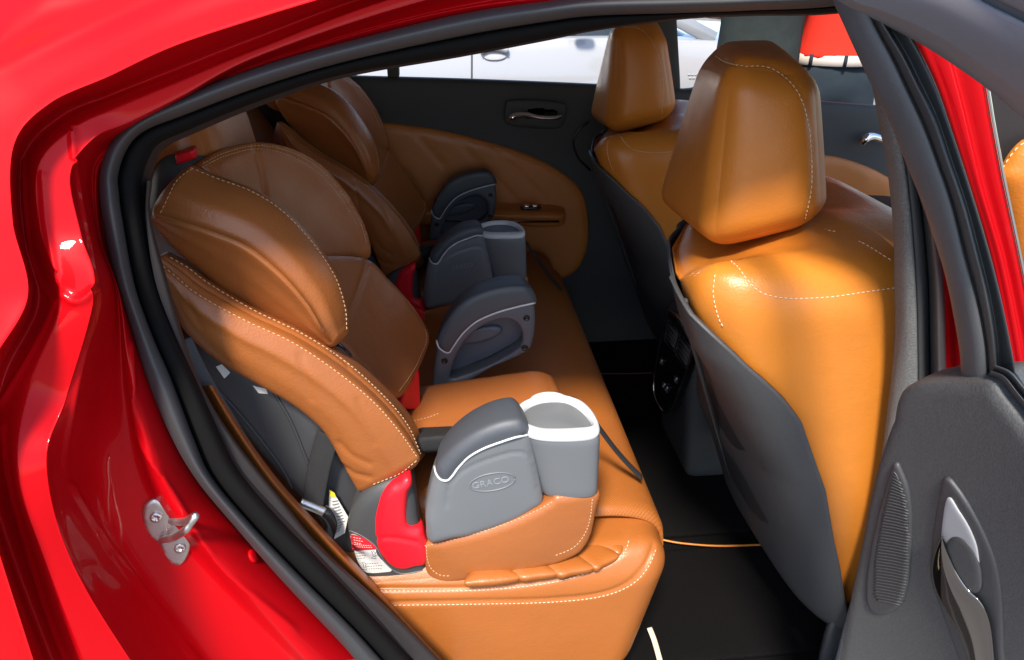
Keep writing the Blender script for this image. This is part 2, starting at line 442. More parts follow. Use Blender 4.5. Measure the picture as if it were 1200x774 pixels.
# ------------------------------------------------------------------ the red car
car = empty('red_car', (0.2, 1.3, 0), 'glossy red car with its rear door open and a tan leather cabin', 'car')
# jamb of the rear door opening: traced lines, outer skin to seal, each at its own depth
n_st = 12
Ydep = lambda top, bot: [top+(bot-top)*i/(n_st-1) for i in range(n_st)]
JL = [
 # far outer skin
 ([(560,-170),(380,-160),(250,-120),(120,-60),(10,-40),(-90,20),(-150,180),(-150,300),(-170,440),(-170,560),(-130,690),(-60,860)], [.70,.70,.69,.68,.66,.64,.60,.57,.52,.48,.46,.45]),
 ([(460,-60),(340,-50),(220,-10),(105,40),(20,80),(-40,120),(-60,240),(-50,350),(-80,440),(-95,550),(-55,670),(5,830)], [.618,.618,.615,.612,.602,.588,.556,.532,.495,.465,.45,.445]),
 ([(430,-20),(306,16),(204,50),(126,86),(55,118),(12,166),(9,258),(26,348),(-22,440),(-38,545),(-6,650),(45,805)], [.602,.602,.60,.597,.59,.575,.55,.53,.49,.462,.448,.445]),
 ([(432,-18),(308,19),(205,54),(128,89),(58,122),(15,170),(13,258),(30,351),(-16,440),(-32,545),(0,651),(50,805)], [.606,.606,.605,.602,.595,.58,.556,.535,.494,.466,.452,.449]),
 # step behind the skin edge
 ([(455,-14),(306,38),(204,78),(130,108),(70,134),(26,182),(24,262),(42,354),(0,442),(-18,546),(12,655),(70,808)], [.652,.652,.65,.645,.635,.62,.60,.58,.535,.51,.50,.495]),
 ([(470,-10),(304,52),(203,91),(133,117),(80,142),(36,188),(35,266),(58,354),(14,448),(2,548),(34,662),(90,812)], [.648,.648,.645,.64,.628,.612,.595,.575,.535,.51,.50,.495]),
 # raised flat
 ([(478,-6),(303,58),(206,99),(142,126),(90,150),(48,194),(50,268),(74,352),(38,452),(24,552),(60,668),(120,816)], [.640,.640,.637,.63,.615,.598,.582,.553,.53,.49,.475,.47]),
 ([(492,2),(302,66),(213,112),(152,142),(108,162),(80,204),(92,275),(108,343),(76,462),(52,546),(86,668),(172,812)], [.640,.640,.637,.63,.615,.600,.584,.553,.535,.495,.480,.475]),
 ([(498,5),(302,69),(214,116),(155,148),(113,167),(90,206),(104,277),(118,343),(92,466),(70,548),(102,656),(200,800)], [.652,.652,.648,.642,.632,.620,.602,.586,.545,.52,.505,.50]),
 # channel with the striker
 ([(508,9),(301,73),(214,120),(157,152),(117,173),(100,208),(112,278),(130,344),(118,468),(112,560),(150,650),(265,790)], [.660,.660,.657,.652,.645,.635,.625,.615,.59,.575,.565,.56]),
 ([(518,12),(300,76),(214,122),(158,155),(121,179),(108,209),(116,280),(137,346),(146,466),(168,566),(222,648),(345,784)], [.664,.664,.661,.657,.652,.648,.638,.63,.612,.60,.595,.59]),
 ([(524,14),(300,78),(214,123),(159,156),(124,183),(112,210),(118,281),(140,346),(157,462),(190,562),(242,640),(372,780)], [.660,.660,.657,.653,.649,.645,.634,.622,.596,.582,.577,.575]),
 ([(540,19),(299,83),(214,126),(161,159),(129,189),(119,211),(122,282),(144,347),(180,455),(224,556),(286,634),(420,772)], [.668,.668,.666,.664,.66,.656,.65,.645,.63,.625,.622,.62]),
 ([(550,24),(300,92),(215,135),(168,166),(138,195),(130,214),(132,284),(154,350),(190,455),(236,556),(298,636),(432,774)], [.690,.690,.688,.686,.684,.68,.675,.67,.66,.655,.652,.65]),
]
curves = [[P(u, v, y=yy) for (u, v), yy in zip(l, d)] for l, d in JL]
# the top rail goes on to the front
front_px = [(1180,-60),(860,-55)]
ext = []
for k, (l, d) in enumerate(JL):
    t = k/(len(JL)-1)
    e = [P(1150+0*k, -190+170*min(1, t*1.25), y=d[0]-.01), P(930, -165+160*min(1, t*1.2), y=d[0]), P(740, -140+142*min(1, t*1.1), y=d[0])]
    ext.append(e)
curves = [e+c for e, c in zip(ext, curves)]
mixc = lambda A, B, t, o: [a.lerp(b, t)+(CAM-b).normalized()*o for a, b in zip(A, B)]
curves = curves[:6]+[mixc(curves[5], curves[6], .8, .004)]+curves[6:8]+[mixc(curves[8], curves[7], .8, .004)]+curves[8:]
n0 = len(curves[0])
def _out(i, p):
    t = max(0, min(1, (i-n0+9)/3.5)); return p+V((-.15, .42, .07)).lerp(V((-1.0, .05, .0)), t)
curves = [[_out(i, p) for i, p in enumerate(curves[0])]]+curves
body = loft('body_side', curves, M['paint'], car, nu=400, nv=210)
# pressed ridges of the jamb
_tb = bvh([body])
for l_, wd, dp in ([[(76,346),(86,353),(100,350),(112,339)], .0035, -.004], [[(85,150),(88,190),(95,240),(105,290),(113,330)], .003, -.0025],
    [[(28,190),(30,240),(36,295),(48,330),(62,354)], .003, -.002], [[(50,205),(55,265),(68,330)], .0025, -.002],
    [[(66,356),(50,392),(28,430),(0,474)], .003, -.003], [[(116,342),(112,372),(99,410),(88,461),(79,515),(76,545)], .003, -.003],
    [[(84,568),(102,599),(132,645),(173,696),(229,774)], .003, -.003],
    [[(4,500),(10,560),(31,640),(56,720),(80,780)], .0035, -.003], [[(153,405),(158,477),(168,523),(199,574),(234,630),(265,670),(300,701),(345,738)], .004, -.003]):
    groove(body, l_, wd, dp, _tb)

# rubber seal round the opening
SE = [(1120,-60),(985,-18),(880,-8),(800,-6),(700,-4),(640,2),(540,17),(400,51),(300,80),(215,112),(162,138),(131,166),(118,197),(117,228),(121,258),(134,322),(153,381),(173,445),(203,516),(233,566),(277,619),(333,683),(400,754),(440,800)]
SI = [(1120,-20),(985,6),(880,12),(800,15),(700,18),(640,25),(540,42),(400,73),(300,103),(215,135),(170,153),(149,174),(138,205),(139,228),(143,258),(157,333),(177,391),(200,445),(227,516),(248,560),(292,613),(348,672),(412,736),(452,780)]
SF = [(1120,-8),(985,14),(880,17),(800,21),(700,34),(640,45),(540,64),(400,88),(300,120),(222,152),(187,168),(174,186),(166,212),(165,232),(168,258),(182,330),(203,388),(227,440),(258,510),(282,556),(328,610),(384,668),(444,732),(484,776)]
SG = [(1120,-6),(985,16),(880,19),(800,23),(700,36),(640,48),(540,67),(400,92),(300,126),(226,157),(195,172),(182,190),(175,214),(174,234),(177,258),(196,340),(216,402),(240,462),(276,518),(306,562),(352,616),(404,674),(458,732),(500,790)]
ns = len(SE)
yd = [.655]*10+[.652,.65,.648,.645,.642,.636,.63,.622,.615,.61,.605,.602,.60,.60]
def rowpx(A, off): return [P(u, v, y=q+off) for (u, v), q in zip(A, yd)]
mixpx = lambda A, B, t: [(a[0]*(1-t)+b[0]*t, a[1]*(1-t)+b[1]*t) for a, b in zip(A, B)]
loft('door_seal', [rowpx(SE, .012), rowpx(SE, -.002), rowpx(mixpx(SE, SI, .3), -.012), rowpx(mixpx(SE, SI, .62), -.012), rowpx(SI, -.001), rowpx(SI, .014)], M['rubber'], car, nu=240, nv=40)
seal2 = loft('flocked_lip', [rowpx(SI, .014), rowpx(mixpx(SI, SF, .25), .004), rowpx(mixpx(SI, SF, .7), .006), rowpx(SF, .02), rowpx(SF, .035)], M['flock'], car, nu=240, nv=24)
# trim behind the seal: rear pillar and headliner edge
TR = [rowpx(SF, .022), rowpx(SG, .05), rowpx(SG, .09)]
loft('pillar_trim_and_dim_cabin', TR, M['trim_brown'], car, nu=200, nv=16)
# wider lower part of the rear pillar trim
PT = [[(172,212),(171,258),(182,330),(203,388),(227,440),(258,510),(300,575),(350,632),(420,705),(500,790)],
      [(178,212),(177,258),(200,345),(218,405),(240,460),(276,518),(326,582),(378,645),(452,712),(530,790)]]
loft('sill_trim', [[P(u,v,y=.655-.003*i) for i,(u,v) in enumerate(PT[0])], [P(u,v,y=.665-.003*i) for i,(u,v) in enumerate(PT[1])], [P(u,v,y=.72-.004*i) for i,(u,v) in enumerate(PT[1])]], M['trim_brown'], car, nu=120, nv=16)

# roof, windscreen side left open to the sky as glass would be
def roof_z(x): return 1.262-.10*max(0, -x-.0)**1.2-.02*max(0, x-.5)
rv = []; xs = np.linspace(-.62, 1.25, 24); ys = np.linspace(.685, 2.1, 16)
for x in xs:
    for y in ys: rv.append((x, y, roof_z(x)+.035*math.sin(math.pi*(y-.685)/1.415)+.004))
nf = grid_faces(24, 16); N0 = len(rv)
rv2 = rv+[(a, b, c+.02) for a, b, c in rv]
mb = MB(); mb.add(rv, nf); mb.add([(a, b, c+.02) for a, b, c in rv], nf)
edge = [i*16 for i in range(24)]+[23*16+j for j in range(1, 16)]+[i*16+15 for i in range(22, -1, -1)]+[j for j in range(14, 0, -1)]
ev = [rv[i] for i in edge]+[(rv[i][0], rv[i][1], rv[i][2]+.02) for i in edge]; m_ = len(edge)
mb.add(ev, [(i, (i+1) % m_, m_+(i+1) % m_, m_+i) for i in range(m_)])
mb.build('roof', M['headliner'], car)

rp = []
for x in np.linspace(-1.55, 1.3, 30):
    for y in np.linspace(.80, 2.12, 16): rp.append((x, y, roof_z(max(x, -1.2))+.028+.045*math.sin(math.pi*(y-.70)/1.42)))
ro_ = mesh('roof_panel', rp, grid_faces(30, 16), M['paint'], car)
# striker on the jamb
tree = bvh([body])
d = ray(200, 622).normalized(); hit = tree.ray_cast(CAM, d); sp_, sn = hit[0], hit[1]
if sn.dot(d) > 0: sn = -sn
rt = (RT-sn*RT.dot(sn)).normalized(); up_ = sn.cross(rt)
ppm = FPX/ (sp_-CAM).dot(FW)
def loc2(u, v):
    dd = ray(u, v); t = (sp_-CAM).dot(sn)/dd.dot(sn); return CAM+dd*t
pl = [(168,592),(180,583),(192,587),(206,600),(218,617),(224,634),(220,650),(211,661),(198,658),(191,648),(186,636),(176,628),(168,613)]
base = [loc2(u, v)+sn*.001 for u, v in pl]
striker = pillow('striker', base, M['silver'], car, front=.004, back=.002, r=.003, res=.0022, n=sn)
mb = MB()
a, b = loc2(191,630)+sn*.004, loc2(202,608)+sn*.004
def locoff(u, v, h):
    dd = ray(u, v); q0 = sp_+sn*h; return CAM+dd*((q0-CAM).dot(sn)/dd.dot(sn))
a2, b2 = locoff(215,623,.042), locoff(231,600,.042)
pth = cr([a, a.lerp(a2, .55)+sn*.004, a2.lerp(b2, .12)+sn*.003, a2.lerp(b2, .5)+sn*.004, a2.lerp(b2, .88)+sn*.003, b.lerp(b2, .55)+sn*.010, b], 50)
mb.add(*tube_g(pth, .0042, n=12)); mb.build('loop', M['silver'], striker)
for su, sv in ((184,603),(212,639)):
    c0 = loc2(su, sv)+sn*.0045; mb = MB()
    rg = []
    for rr, hh in ((.0062, 0), (.0062, .0022), (.005, .003), (.0022, .003), (.0018, .0014), (.0003, .0014)):
        rg.append([c0+rt*(rr*math.cos(t)*(1+(.25*math.cos(6*t) if rr < .003 else 0)))+up_*(rr*math.sin(t)*(1+(.25*math.cos(6*t) if rr < .003 else 0)))+sn*hh for t in np.linspace(0, 2*math.pi, 24, endpoint=False)])
    mb.add(*rings_g(rg)); mb.build('screw', M['silver'], striker)
# lower plugs of the jamb
for su, sv in ((296,652),):
    dd = ray(su, sv).normalized(); h = tree.ray_cast(CAM, dd)
    if h[0]:
        n_ = h[1] if h[1].dot(dd) < 0 else -h[1]; t1 = n_.orthogonal().normalized(); t2 = n_.cross(t1)
        rg = [[h[0]+t1*(r_*math.cos(t))+t2*(r_*math.sin(t))+n_*q for t in np.linspace(0, 6.283, 20, endpoint=False)] for r_, q in ((.0085, -.001), (.008, .002), (.006, .003), (.002, .0033))]
        v, f = rings_g(rg); mesh('plug', v, f, M['paint'], body)

# floor and carpets
mesh('floor', *hexa_g(box_c(-.6, 1.5, .66, 2.05, .10, .20), r=(.02, .03, .2), n=8), M['carpet'], car)
mat1 = hexa('floor_mat', box_c(.25, .95, .76, 1.02, .198, .212), M['carpet'], car, r=(.06, .15, .5), n=10)
mat2 = hexa('floor_mat', box_c(.25, .95, 1.06, 1.50, .198, .212), M['carpet'], car, r=(.06, .1, .5), n=10)
tube('piping', cr([P(772,632,z=.214), P(800,637,z=.214), P(845,640,z=.214), P(905,638,z=.214)], 30), .0022, M['leather'], mat1)
tube('piping', cr([P(690,438,z=.214), P(740,438,z=.214), P(790,436,z=.214)], 30), .002, M['edging'], mat2)
v, f = tube_g(cr([P(761,736,z=.235), P(768,755,z=.225), P(780,800,z=.215)], 20), 1, flat=(.005, .002), up=(0, -.3, 1)); mesh('binding', v, f, M['thread'], mat1)
# inner side of the near sill
hexa('sill', box_c(-.55, 1.4, .60, .68, .08, .24), M['trim_brown'], car, r=(.02, .3, .3), n=8)
# ------------------------------------------------------------------ front seats
def interp(z, tab):
    zs = [a for a, _ in tab]; return float(np.interp(z, zs, [b for _, b in tab]))
XR = [(.10,.70),(.25,.625),(.377,.560),(.5,.512),(.657,.442),(.779,.370),(.862,.315),(.93,.288),(.975,.280),(1.03,.285)]
BD = [(.10,.06),(.43,.058),(.55,.062),(.66,.070),(.78,.080),(.82,.074),(.85,.062),(.88,.044),(.905,.025),(.925,.009),(.94,0),(1.05,.0)]
def warp(x, y, xc, z):
    """the back of the seat curves away on its inboard side"""
    k = np.maximum(0, (y-.95)/.24)**2*np.clip((xc-x)/.06, 0, 1)
    x0 = x; x = x+interp(z, [(.40,-.010),(.60,-.012),(.72,.012),(.80,.032),(.93,.050)])*np.clip((y-.74)/.2, 0, 1.5)*np.clip((xc-x)/.06, 0, 1)
    return np.minimum(x+interp(z, [(.38,.05),(.60,.10),(.80,.18),(.93,.24)])*k, np.maximum(x0, xc))
def seat_ring(z, yn, yf, dxr=0, dxf=0, off=0., e=.42, n=72, t0=None, t1=None, zt=None):
    xr = interp(z, XR)+dxr-off; xf = interp(z, XR)+.37-dxf+off; yn -= off; yf += off
    xc, yc, a, b = (xr+xf)/2, (yn+yf)/2, (xf-xr)/2, (yf-yn)/2
    t = np.linspace(0, 2*np.pi, n, endpoint=False) if t0 is None else np.linspace(t0, t1, n)
    c_, s_ = np.cos(t), np.sin(t)
    x = xc+a*np.sign(c_)*np.abs(c_)**e; y = yc+b*np.sign(s_)*np.abs(s_)**e
    x = warp(x, y, xc, z)
    zz = np.full(n, z)-.065*np.clip((z-.93)/.05, 0, 1)*np.clip((xc+.03-x)/.13, 0, 1)*np.clip((y-.74)/.10, 0, 1)
    return [(x[i], y[i], zz[i]) for i in range(n)]
def front_seat():
    R = []
    for z in np.linspace(.38, .90, 26): R.append(seat_ring(z, .69+.012*math.exp(-((z-.45)/.12)**2), 1.19))
    for z, yn, dr, df in ((.920,.690,0,-.004),(.940,.692,.001,-.008),(.956,.697,.003,-.008),(.969,.705,.006,-.006),(.980,.718,.010,.0),(.988,.737,.015,.006),(.994,.765,.022,.014),(.999,.805,.034,.026),(1.003,.86,.055,.05)):
        R.append(seat_ring(z, yn, 1.88-yn, dr, df))
    v, f = rings_g(R); s = mesh('front_seat', v, f, M['leather'], car)
    s['label'] = 'tan leather front seat with charcoal back shell'
    # shell
    nz, ntt = 60, 60; vs = []
    for z in np.linspace(.345, .938, nz):
        yn = .69 if z < .925 else interp(z, [(.925,.691),(.945,.697)]); yf = 1.88-yn
        xr = interp(z, XR); bd = interp(z, BD)
        # angle at which the near border is reached
        a = .185; c_ = max(-1, min(1, (bd-a)/a)); tb = math.pi+math.acos(min(1, abs(c_)**(1/.42))) if c_ < 0 else math.pi*1.5
        ring = seat_ring(z, yn, yf, off=.006, n=ntt, t0=2*math.pi-tb, t1=tb)
        vs += ring
    sh = mesh('back_shell', vs, grid_faces(nz, ntt), M['shell'], s)
    md = sh.modifiers.new('thickness', 'SOLIDIFY'); md.thickness = .006; md.offset = -1
    # map pocket
    tsh = bvh([sh]); ol = []
    for u, v in ((831,440),(838,437),(848,445),(862,460),(880,482),(894,504),(902,528),(905,556),(904,590),(908,618),(914,645),(906,640),(892,616),(876,590),(860,562),(848,530),(840,498),(834,466)):
        d_ = ray(u, v).normalized(); h_ = tsh.ray_cast(CAM, d_)
        if h_[0]: ol.append(h_[0]-d_*.002)
    pk = pillow('map_pocket', ol, M['belt_pocket'], s, front=.004, back=.02, r=.012, res=.005, dome=.006)
    groove(pk, [(838,452),(855,470),(874,496),(886,526),(890,560)], .004, .003)
    curve_on('pocket_piping', [(832,438),(842,437),(858,454),(880,480),(896,506),(904,532),(907,560)], [pk, sh], .0022, M['shell'], pk)
    curve_on('shell_lip', [(803,352),(807,380),(813,420),(822,470),(834,520),(850,560),(876,604),(912,655),(950,715)], [sh], .004, M['shell'], sh)
    # headrest from its eight corners
    c = [P(826,304,y=.81), P(982,262,y=.79), P(760,246,y=1.08), P(905,235,y=1.06), P(850,64,y=.83), P(966,84,y=.81), P(826,50,y=1.05), P(920,44,y=1.04)]
    h = hexa('headrest', c, M['leather'], s, r=(.60,.30,.36), bulge=(.05,.10,.05), n=34)
    for yy in (.89, 1.0):
        pp = P(880, 262, y=yy); tube('headrest_post', [pp+V((.02,0,.05)), pp+V((.035,0,-.10))], .006, M['chrome'], h, n=12)
    return s, h, sh
fs1, hr1, sh1 = front_seat()
groove(fs1, [(858,303),(868,312),(878,326),(892,338),(908,343),(935,345),(975,343),(1010,338),(1060,331)], .0035, .003)
groove(fs1, [(905,290),(870,300),(848,315),(841,330),(840,348),(846,372),(852,384)], .003, .0025)
groove(fs1, [(780,262),(800,280),(830,300),(852,316)], .003, .0015)
for l_ in ([(890,420),(930,410),(985,414),(1030,408)], [(930,470),(975,462),(1030,466)], [(880,372),(910,366),(950,372)]): groove(fs1, l_, .006, .0009)
stitch('stitching', [[(856,306),(866,315),(876,329),(890,342),(908,348),(935,350),(975,348),(1010,343),(1060,336)],
       [(838,322),(836,345),(842,372),(848,384)], [(960,268),(985,274),(1012,286),(1045,306)]], M['thread'], fs1, objs=[fs1])
groove(hr1, [(838,64),(852,72),(872,76),(890,76),(906,79),(924,90),(938,107),(947,130),(952,160),(954,195),(953,225),(946,258)], .003, .002)
stitch('stitching', [[(838,66),(852,74),(872,78),(890,78),(904,81),(921,92),(935,109),(944,132),(949,160),(951,195),(950,225),(943,258)]], M['thread'], hr1, objs=[hr1])
# recline cover at the foot of the near seat
hexa('recline_cover', [P(955,770,y=.70)+V((0,0,-.06)), P(1010,790,y=.70), P(985,760,y=.84)+V((0,0,-.06)), P(1040,780,y=.84), P(968,712,y=.70), P(1010,700,y=.70), P(985,712,y=.84), P(1040,700,y=.84)], M['shell'], fs1, r=(.7,.5,.7), n=12)

def copy_tree(o, parent, off):
    c_ = o.copy(); C.objects.link(c_)
    if parent is not None: c_.parent = parent; c_.matrix_parent_inverse = o.matrix_parent_inverse.copy()
    if off is not None: c_.location = o.location+V(off)
    for ch in [k for k in bpy.data.objects if k.parent == o]: copy_tree(ch, c_, None)
    return c_
fs2 = copy_tree(fs1, car, (.045, .775, -.012))

# ------------------------------------------------------------------ rear bench
bench = hexa('rear_bench', [(-.36,.695,.26),(.262,.695,.26),(-.36,1.93,.26),(.262,1.93,.26),(-.36,.70,.53),(.322,.70,.54),(-.36,1.93,.545),(.318,1.93,.548)], M['leather_dim'], car, r=(.16,.075,.42), bulge=(.02,.012,.03), n=110)
bench['label'] = 'tan leather rear bench seat with quilted cushion'
fl = .775
ins = []
for y in np.linspace(fl, 1.78, 60):
    ring = []
    e = min(1, (y-fl)/.018)**.5 if y < 1.2 else min(1, (1.78-y)/.018)**.5
    prof = [(-.32,.553),(-.1,.556),(.10,.560),(.20,.561),(.255,.556),(.297,.538),(.318,.505),(.319,.46),(.308,.40),(.290,.33)]
    pr = cr([(a, b, 0) for a, b in prof], 60)
    for a, b, _ in pr: ring.append((a+(.004*e if a > .25 else 0), y, b+.008*e-.004))
    ins += ring
insert = mesh('seat_insert', ins, grid_faces(60, 60), M['perf'] if 'perf' in M else M['leather_dim'], bench)
md = insert.modifiers.new('thickness', 'SOLIDIFY'); md.thickness = .006
for p in ([(440,690),(560,689),(640,681),(690,668),(718,655),(730,642),(735,628)], [(440,707),(560,705),(640,703),(700,697),(735,684),(755,664),(766,640)]):
    groove(bench, p, .0035, .0035)
for q_ in ([(545,683),(556,668),(574,655),(588,662),(607,674),(606,678),(585,682),(560,684)], [(592,660),(600,648),(618,642),(632,656),(651,669),(650,673),(630,676),(609,677)], [(630,650),(645,638),(658,636),(672,648),(693,662),(692,667),(672,671),(653,673)], [(664,640),(676,630),(692,628),(708,640),(723,649),(722,654),(708,661),(695,665)], [(697,630),(704,622),(718,622),(731,628),(731,640),(725,649),(710,642)]):
    pillow('quilt_pad', [P(u, v, z=.531) for u, v in [((a-sum(p[0] for p in q_)/len(q_))*1.04+sum(p[0] for p in q_)/len(q_), (b-sum(p[1] for p in q_)/len(q_))*1.04+sum(p[1] for p in q_)/len(q_)) for a, b in q_]], M['leather_dim'], bench, front=.0035, back=.014, r=.012, res=.003, n=(0, 0, 1), dome=.0025, sm=True)
stitch('stitching', [[(440,693),(560,692),(640,684),(690,671),(720,658),(733,645),(738,630)], [(430,710),(560,708),(640,706),(700,700),(737,687),(758,667),(769,643)]], M['thread'], bench, objs=[bench])
# seat back, headrest, side strip
hexa('seat_back', [(-.36,.70,.50),(-.20,.70,.50),(-.36,1.93,.50),(-.20,1.93,.50),(-.66,.73,1.02),(-.50,.73,1.02),(-.66,1.93,1.02),(-.50,1.93,1.02)], M['leather_dim'], bench, r=(.3,.08,.2), bulge=(.06,0,0), n=30)
strip = loft('bolster_and_reflection', [PY([(236,452),(262,500),(300,560),(345,615),(400,672),(450,725),(520,800)], .70), PY([(246,452),(275,500),(316,560),(362,612),(415,668),(465,720),(535,795)], .685), PY([(250,452),(281,500),(324,560),(371,612),(424,668),(474,720),(545,795)], .71)], M['leather_dim'], bench, nu=60, nv=16)
for k, (yy) in enumerate((.96, 1.62)):
    b = P(243,158,y=.96)+V((-.005, yy-.96, 0)); b = V((b.x, yy, b.z))
    hexa('rear_headrest', [tuple(b+V(q)) for q in ((-.06,-.12,-.07),(.05,-.12,-.07),(-.06,.12,-.07),(.05,.12,-.07),(-.08,-.11,.07),(.03,-.11,.07),(-.08,.11,.07),(.03,.11,.07))], M['leather_dim'], bench, r=(.6,.45,.6), bulge=(.12,.05,.15), n=22)
for x0, y0, z0 in ((-.62,.72,.55),):
    hexa('parcel_shelf', box_c(-1.1,-.60,.72,1.98,.93,.955), M['trim_brown'], car, r=(.05,.05,.5), n=6)
hexa('rear_panel', box_c(-.80,-.66,.70,1.98,.1,.95), M['trim_brown'], car, r=(.1,.05,.1), n=6)
# belts of the car beside the near child seat
v, f = tube_g(cr(PY([(212,400),(232,440),(262,490),(290,535),(325,590),(370,640)], .715), 40), 1, flat=(.012,.0015), up=(.5,-1,.4)); mesh('seat_belt', v, f, M['beltgrey'], bench)
# ------------------------------------------------------------------ centre console
con = hexa('floor_console', [(.545,1.235,.20),(1.4,1.235,.20),(.545,1.46,.20),(1.4,1.46,.20),(.515,1.255,.60),(1.4,1.255,.66),(.515,1.44,.60),(1.4,1.44,.66)], M['shell'], car, r=(.06,.2,.2), n=16)
vp = [P(u, v, x=.505) for u, v in ((783,369),(788,366),(800,380),(812,405),(811,415),(798,452),(786,481),(778,483),(768,467),(766,446),(773,405))]
vent = pillow('vent_panel', vp, M['black'], con, front=.006, back=.02, r=.006, res=.004, n=(-1,-.3,.3))
def panel_line(name, pts, r, m, par, x=.498): return tube(name, cr([P(u, v, x=x) for u, v in pts], 20), r, m, par)
tube('bezel', cr([P(u, v, x=.4985) for u, v in ((783,369),(788,366),(800,380),(812,405),(811,415),(798,452),(786,481),(778,483),(768,467),(766,446),(773,405))], 90, True), .0016, M['chrome'], vent, closed=True)
for fr in (((784,374),(795,389),(790,412),(779,399)), ((797,391),(810,409),(804,432),(792,415))):
    tube('vent_frame', [P(u, v, x=.4975) for u, v in fr], .0018, M['casing'], vent, closed=True)
    for k in range(1, 5):
        t = k/5; a = P(fr[0][0]*(1-t)+fr[3][0]*t, fr[0][1]*(1-t)+fr[3][1]*t, x=.4975); b = P(fr[1][0]*(1-t)+fr[2][0]*t, fr[1][1]*(1-t)+fr[2][1]*t, x=.4975)
        v, f = tube_g([a, b], 1, flat=(.0035, .0008), up=(-1,-.2,.6)); mesh('vane', v, f, M['casing'], vent)
for (u, v_) in ((775,424),(792,445),(778,452),(781,456)):
    hexa('button', [tuple(P(u, v_, x=.4975)+V((q[0]*.002, q[1]*.008, q[2]*.007))) for q in ((-1,-1,-1),(1,-1,-1),(-1,1,-1),(1,1,-1),(-1,-1,1),(1,-1,1),(-1,1,1),(1,1,1))], M['darkplastic'], vent, n=6)
    v, f = tube_g([P(u-1.5, v_+2, x=.495), P(u+1.5, v_-2, x=.495)], .0012, n=5); mesh('legend', v, f, M['white'], vent)

# ------------------------------------------------------------------ far doors
YD = 1.96
fd = pillow('rear_door', PY([(300,84),(400,89),(540,93),(690,99),(800,105),(842,110),(835,200),(830,420),(640,430),(580,360),(440,330),(300,300)], YD), M['trim'], car, front=.012, back=.08, r=.02, res=.02)
ins_ = pillow('armrest_insert', PY([(370,140),(410,141),(440,143),(500,150),(560,163),(620,182),(660,203),(682,225),(689,255),(688,290),(676,316),(650,330),(600,345),(500,330),(400,280),(360,200)], YD-.012), M['leather_lifted'], fd, front=.014, back=.01, r=.02, res=.012)
for l in ([(530,157),(560,190),(610,240)], [(575,168),(605,200),(645,240)], [(480,148),(520,195)]): groove(ins_, l, .005, .003)
a0, a1 = P(470,248,y=1.84), P(664,253,y=1.85)
hexa('armrest', [(a0.x,1.86,a0.z-.05),(a1.x,1.87,a1.z-.045),(a0.x,1.97,a0.z-.05),(a1.x,1.97,a1.z-.045),(a0.x,1.85,a0.z),(a1.x,1.86,a1.z),(a0.x,1.97,a0.z+.005),(a1.x+.01,1.97,a1.z+.005)], M['leather_lifted'], fd, r=(.12,.45,.5), bulge=(.02,0,.12), n=20)
tube('chrome_strip', [P(515,259,y=1.845), P(590,260,y=1.845), P(655,260,y=1.852)], .0035, M['chrome'], fd)
q = P(622,243,y=1.89); hexa('switch', [tuple(q+V((sx*.030, sy_*.012, sz*.004))) for sz in (-1,1) for sy_ in (-1,1) for sx in (-1,1)], M['black'], fd, r=(.3,.4,.6), n=8)
for dx in (-.012, .012): hexa('switch_rocker', [tuple(q+V((dx+sx*.008, sy_*.008, .004+sz*.003))) for sz in (-1,1) for sy_ in (-1,1) for sx in (-1,1)], M['chrome'], fd, n=6)
def door_handle(dx, parent, sc=1):
    px = lambda l: [(u+dx, v) for u, v in l]
    fr = px([(596,118),(625,117),(655,120),(664,125),(661,143),(652,151),(620,150),(598,147),(591,140),(592,126)])
    rec = pillow('handle_bezel', PY(fr, YD-.028), M['trim'], parent, front=.005, back=.01, r=.008, res=.006)
    pillow('handle_recess', PY(px([(620,122),(655,124),(658,130),(652,143),(610,143),(612,132)]), YD-.031), M['black'], rec, front=.002, back=.008, r=.01, res=.006)
    v, f = tube_g(cr(PY(px([(596,141),(604,136),(618,135),(635,138),(652,138),(658,136)]), YD-.048), 30), np.interp(np.linspace(0,1,30),[0,.1,.3,.5,.9,1],[.004,.011,.009,.006,.006,.004])*sc, n=12)
    mesh('door_handle', v, f, M['chrome'], rec)
door_handle(0, fd)
tube('speaker_seam', cr(PY([(690,143),(678,152),(672,168),(678,186),(692,200)], YD-.02), 20), .003, M['black'], fd)
fdf = pillow('front_door', PY([(846,110),(960,119),(1100,130),(1300,145),(1300,420),(840,420),(842,200)], YD), M['trim'], car, front=.012, back=.08, r=.02, res=.02)
pillow('armrest_insert', PY([(955,182),(985,185),(1020,197),(1050,212),(1100,230),(1100,330),(940,330),(940,190)], YD-.012), M['leather_lifted'], fdf, front=.012, back=.01, r=.02, res=.014)
hexa('armrest', [tuple(p) for p in (P(940,262,y=1.80), P(1080,266,y=1.80), P(940,262,y=1.97), P(1080,266,y=1.97), P(940,241,y=1.80), P(1080,246,y=1.80), P(940,241,y=1.80)+V((0,.17,.0)), P(1080,246,y=1.80)+V((0,.17,0)))], M['trim_brown'], fdf, r=(.1,.3,.4), n=10)
for u in (972, 984, 996, 1008, 1020): hexa('switch', [tuple(P(u, 239, y=1.84)+V((sx*.011, sy_*.02, sz*.006))) for sz in (-1,1) for sy_ in (-1,1) for sx in (-1,1)], M['black'], fdf, n=6)
tube('chrome_strip', [P(945,255,y=1.795), P(1045,257,y=1.795)], .003, M['chrome'], fdf)
v, f = tube_g(cr(PY([(1010,170),(1014,163),(1022,160),(1035,164),(1050,168)], YD-.05), 20), np.interp(np.linspace(0,1,20),[0,.2,1],[.006,.014,.009]), n=10); mesh('door_handle', v, f, M['chrome'], fdf)
